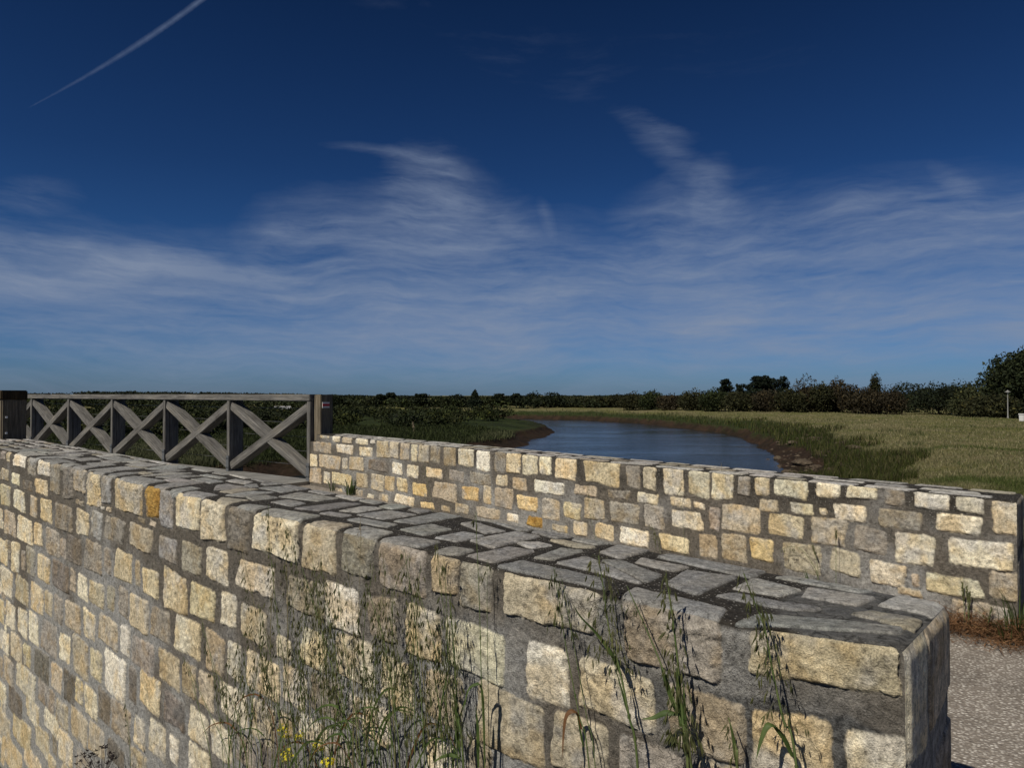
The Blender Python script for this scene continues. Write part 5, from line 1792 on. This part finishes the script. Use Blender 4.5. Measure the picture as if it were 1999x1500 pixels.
# yellow flowering weed
def flower_plant():
    heads = [(556, 1428, 17), (586, 1437, 11), (622, 1458, 13), (562, 1474, 17), (640, 1490, 16)]
    base = wallpt(W1, 600, 1560, .10)
    gz_ = float(ground_z(np.array([base.x]), np.array([base.y]))[0][0])
    root = empty('yellow_flower', (base.x, base.y, gz_))
    tag(root, 'weed with several small yellow flower clusters at the foot of the oat clump', 'flower')
    rr = random.Random(5)
    st = MB()
    fk = wallpt(W1, 600, 1540, .09)
    st.tube([Vector((base.x, base.y, gz_)), fk], .0028, .002, 6)
    for (x, y, s) in heads:
        p = wallpt(W1, x, y, .09)
        st.tube(smooth_path([fk, (fk + p) / 2 + Vector((0, 0, .02)), p], 6), .0016, .0009, 5)
        hd = MB()
        R_ = s / FPX * p.y
        for q in range(46):
            d = Vector((rr.gauss(0, 1), rr.gauss(0, 1), rr.gauss(0, 1))).normalized()
            c = p + d * R_ * rr.uniform(.45, 1.0)
            n = (d + Vector((rr.uniform(-.5, .5), rr.uniform(-.5, .5), rr.uniform(0, .6)))).normalized()
            a_ = n.orthogonal().normalized(); b_ = n.cross(a_)
            sz = R_ * .22
            base_ = len(hd.V)
            hd.V.append(c)
            for k in range(8):
                an = k * math.pi / 4
                rad = sz * (1.0 if k % 2 == 0 else .35)
                hd.V.append(c + (a_ * math.cos(an) + b_ * math.sin(an)) * rad + n * sz * .15)
            for k in range(0, 8, 2):
                hd.F.append((base_, base_ + 1 + (k - 1) % 8, base_ + 1 + k, base_ + 1 + (k + 1) % 8))
        hd.build('flower_head', YEL, root)
    st.build('stem', STEM, root)
flower_plant()

# dark dried umbels at the lower left
def umbels():
    base = wallpt(W1, 195, 1570, .15)
    gz_ = float(ground_z(np.array([base.x]), np.array([base.y]))[0][0])
    root = empty('dried_weed', (base.x, base.y, gz_))
    tag(root, 'dark dried weed with small seed heads at the bottom left corner', 'weed')
    rr = random.Random(8)
    st = MB(); hd = MB()
    fk = wallpt(W1, 198, 1540, .13)
    st.tube([Vector((base.x, base.y, gz_)), fk], .004, .003, 6)
    for q in range(34):
        x = rr.uniform(148, 226); y = rr.uniform(1462, 1500) + abs(x - 195) * .1
        if x > 195: y -= 8
        p = wallpt(W1, x, y, rr.uniform(.08, .18))
        st.tube(smooth_path([fk, (fk + p) / 2 + Vector((0, 0, .01)), p], 4), .0016, .0008, 4)
        for k in range(7):
            d = Vector((rr.gauss(0, 1), rr.gauss(0, 1), abs(rr.gauss(0, 1)))).normalized()
            hd.spikelet(p, d, .018 * rr.uniform(.6, 1.2), .003)
    st.build('stem', UMB, root); hd.build('seed_head', UMB, root)
umbels()

# barley heads and other stalks at the foot of the far wall
GB = 'stalks at the foot of the far parapet'
def barley(px, ytop, ybot, lean, label, seed, hl=.075, mats=(STEM, LEAFB, SPIK), g=.06, hr=.006):
    rr = random.Random(seed)
    pts = [wallpt(W2, px - lean, ybot, g), wallpt(W2, px - lean * .7, (ytop + ybot) / 2, g), wallpt(W2, px, ytop, g * .8)]
    z0 = -1.148
    if pts[0].z > z0:
        pts = [Vector((pts[0].x, pts[0].y, z0))] + pts
    pa = smooth_path(pts, 12)
    root = empty('barley_stalk', tuple(pa[0]))
    tag(root, label, 'grass stalk', GB)
    st = MB(); st.tube(pa, .0016, .0010, 5); st.build('stem', mats[0], root)
    hd = MB()
    tip = pa[-1]; d = (pa[-1] - pa[-3]).normalized()
    for k in range(22):
        f = k / 21
        p = tip - d * hl * (1 - f)
        a = rr.uniform(0, 6.28)
        o_ = Vector((math.cos(a), math.sin(a), 0))
        hd.spikelet(p, d + o_ * .45, .014, hr * .35)
        hd.tube([p + o_ * .002, p + d * .045 + o_ * .012], .0004, .0001, 3)
    hd.build('seed_head', mats[2], root)
    return root
barley(1878, 1140, 1240, -6, 'left one of the two bushy green barley heads by the far parapet', 1, .085, hr=.010)
barley(1887, 1148, 1240, -4, 'bushy barley head just behind the left one of the pair', 2, .07, hr=.009)
barley(1893, 1160, 1240, 2, 'right one of the two bushy green barley heads by the far parapet', 3, .08, hr=.010)
barley(1935, 1190, 1245, 8, 'short brownish barley head between the pair and the end of the far parapet', 4, .06)
barley(1632, 1040, 1130, 0, 'thin upright stalk with a small head against the brown stone of the far parapet', 5, .045)
barley(1587, 1068, 1120, -10, 'stalk with a drooping head leaning left against the far parapet', 6, .05)
oat([(1596,1125),(1585,1100),(1566,1075),(1545,1068),(1520,1075)], .06, 'arching stalk with a one-sided head drooping left before the far parapet', 7, .0018, .4, 9, .02, wall=W2, group=GB, extend=True)
oat([(1428,1110),(1424,1040),(1412,960),(1408,905)], .05, 'thin stalk rising above the middle of the far parapet', 8, .0010, .12, 5, .012, wall=W2, group=GB, mats=DRY, sl=.012)
oat([(1338,1090),(1334,1030),(1328,970),(1326,950)], .05, 'thin straight stalk before the far parapet, left of the one rising above it', 9, .0010, .2, 4, .02, wall=W2, group=GB)
oat([(1290,1090),(1286,1060),(1278,1040),(1270,1022)], .06, 'bushy oat head against the far parapet, right of the white stone', 10, .0012, .7, 26, .03, wall=W2, group=GB)
oat([(1170,1070),(1158,1035),(1152,1000),(1150,950)], .06, 'thin oat stalk with paired spikelets against the yellow stones of the far parapet', 11, .0012, .5, 12, .03, wall=W2, group=GB)
oat([(845,1000),(836,950),(828,905),(822,870)], .05, 'stalk with dark spikelets leaning over the left half of the far parapet', 12, .0012, .5, 12, .03, wall=W2, group=GB)
oat([(812,870),(811,845),(808,830),(806,822)], -.36, 'pale dry flower stalk standing above the top of the far parapet', 13, .0016, .8, 14, .02, wall=W2, group=GB, mats=DRY, sl=.03)
# green tufts where bridge and far wall meet
def tuft(px, py, n, hgt, wd, mat, label, seed, spread=.10, wall=W2, g=.06, name='grass_tuft'):
    rr = random.Random(seed)
    p = wallpt(wall, px, py, g)
    p.z = -1.15
    root = empty(name, tuple(p))
    tag(root, label, 'grass tuft')
    b_ = MB()
    for k in range(n):
        a = rr.uniform(0, 6.28)
        o_ = Vector((math.cos(a), math.sin(a), 0))
        s_ = p + o_ * rr.uniform(0, spread * .4)
        h_ = hgt * rr.uniform(.5, 1.1)
        l_ = rr.uniform(.1, .9) * spread
        b_.blade(smooth_path([s_, s_ + o_ * l_ * .4 + Vector((0, 0, h_ * .6)), s_ + o_ * l_ * 1.3 + Vector((0, 0, h_))], 5), wd, (-o_.y, o_.x, 0))
    b_.build('blade', mat, root)
tuft(682, 962, 16, .20, .018, LEAFB, 'green tuft below the orange stones near the railing end', 1, .16)
tuft(648, 952, 7, .16, .014, LEAFB, 'tiny green tuft nearest the railing end post', 2, .10)
tuft(1582, 1130, 14, .14, .008, LEAFB, 'green tuft behind the near coping, under the arching stalk', 3, .10)
tuft(1990, 1240, 60, .26, .006, LEAFB, 'tall green tuft at the corner where the far parapet ends', 4, .22, g=-.02)
tuft(1965, 1238, 30, .16, .005, LEAFB, 'dark green blades beside the matted straw', 5, .18, g=.05)

# matted dry straw along the wall foot, and litter along the lane edge
def mat_straw():
    r2 = np.random.default_rng(31)
    V, F_ = MB(), None
    rr = random.Random(31)
    b_ = MB()
    for k in range(2600):
        s = abs(rr.gauss(.0, .55)) * 1.0 - .12
        t = -.02 - abs(rr.gauss(0, .085)) * (1 if s > -.02 else .7)
        if s > 1.5: continue
        p = W2.O + W2.u * s + W2.nb * t
        hz = .085 * math.exp(-(t / .10) ** 2) * (1 - max(0, s - .4) / 1.3) * rr.uniform(.1, 1.1)
        z = -1.145 + hz
        a = rr.uniform(0, 6.28); L_ = rr.uniform(.03, .11)
        d = Vector((math.cos(a), math.sin(a), rr.uniform(-.3, .55))) * L_
        c = Vector((p[0], p[1], z))
        b_.blade([c, c + d * .5 + Vector((0, 0, .012)), c + d], .0032, (-math.sin(a), math.cos(a), .3))
    o = np_mesh('dry_straw', np.array([v[:] for v in b_.V]), b_.F, plant_mat('brown straw', (.09, .045, .022), (.27, .15, .075), .2), None, True)
    tag(o, 'matted reddish brown straw at the foot of the far parapet', kind='stuff')
    b2 = MB()
    for k in range(700):
        f = rr.random()
        x = np.interp(f, [0, .4, .75, 1], [2.05, 2.33, 2.70, 3.1]) + rr.gauss(0, .03) * (1 + f)
        y = np.interp(f, [0, .4, .75, 1], [1.20, 1.62, 2.10, 2.55]) + rr.gauss(0, .03) - .02
        if rr.random() < .25:
            x += rr.uniform(-.5, .3); y += rr.uniform(-.3, .5)
        a = rr.uniform(0, 6.28); L_ = rr.uniform(.005, .022)
        c = Vector((x, y, -1.138)); d = Vector((math.cos(a), math.sin(a), rr.uniform(0, .3))) * L_
        b2.blade([c, c + d * .5, c + d], .003, (-math.sin(a), math.cos(a), .3))
    o = np_mesh('leaf_litter', np.array([v[:] for v in b2.V]), b2.F, plant_mat('rusty litter', (.06, .03, .018), (.16, .085, .05), .1), None, True)
    tag(o, 'rusty plant litter along the edge between path and asphalt', kind='stuff')
mat_straw()
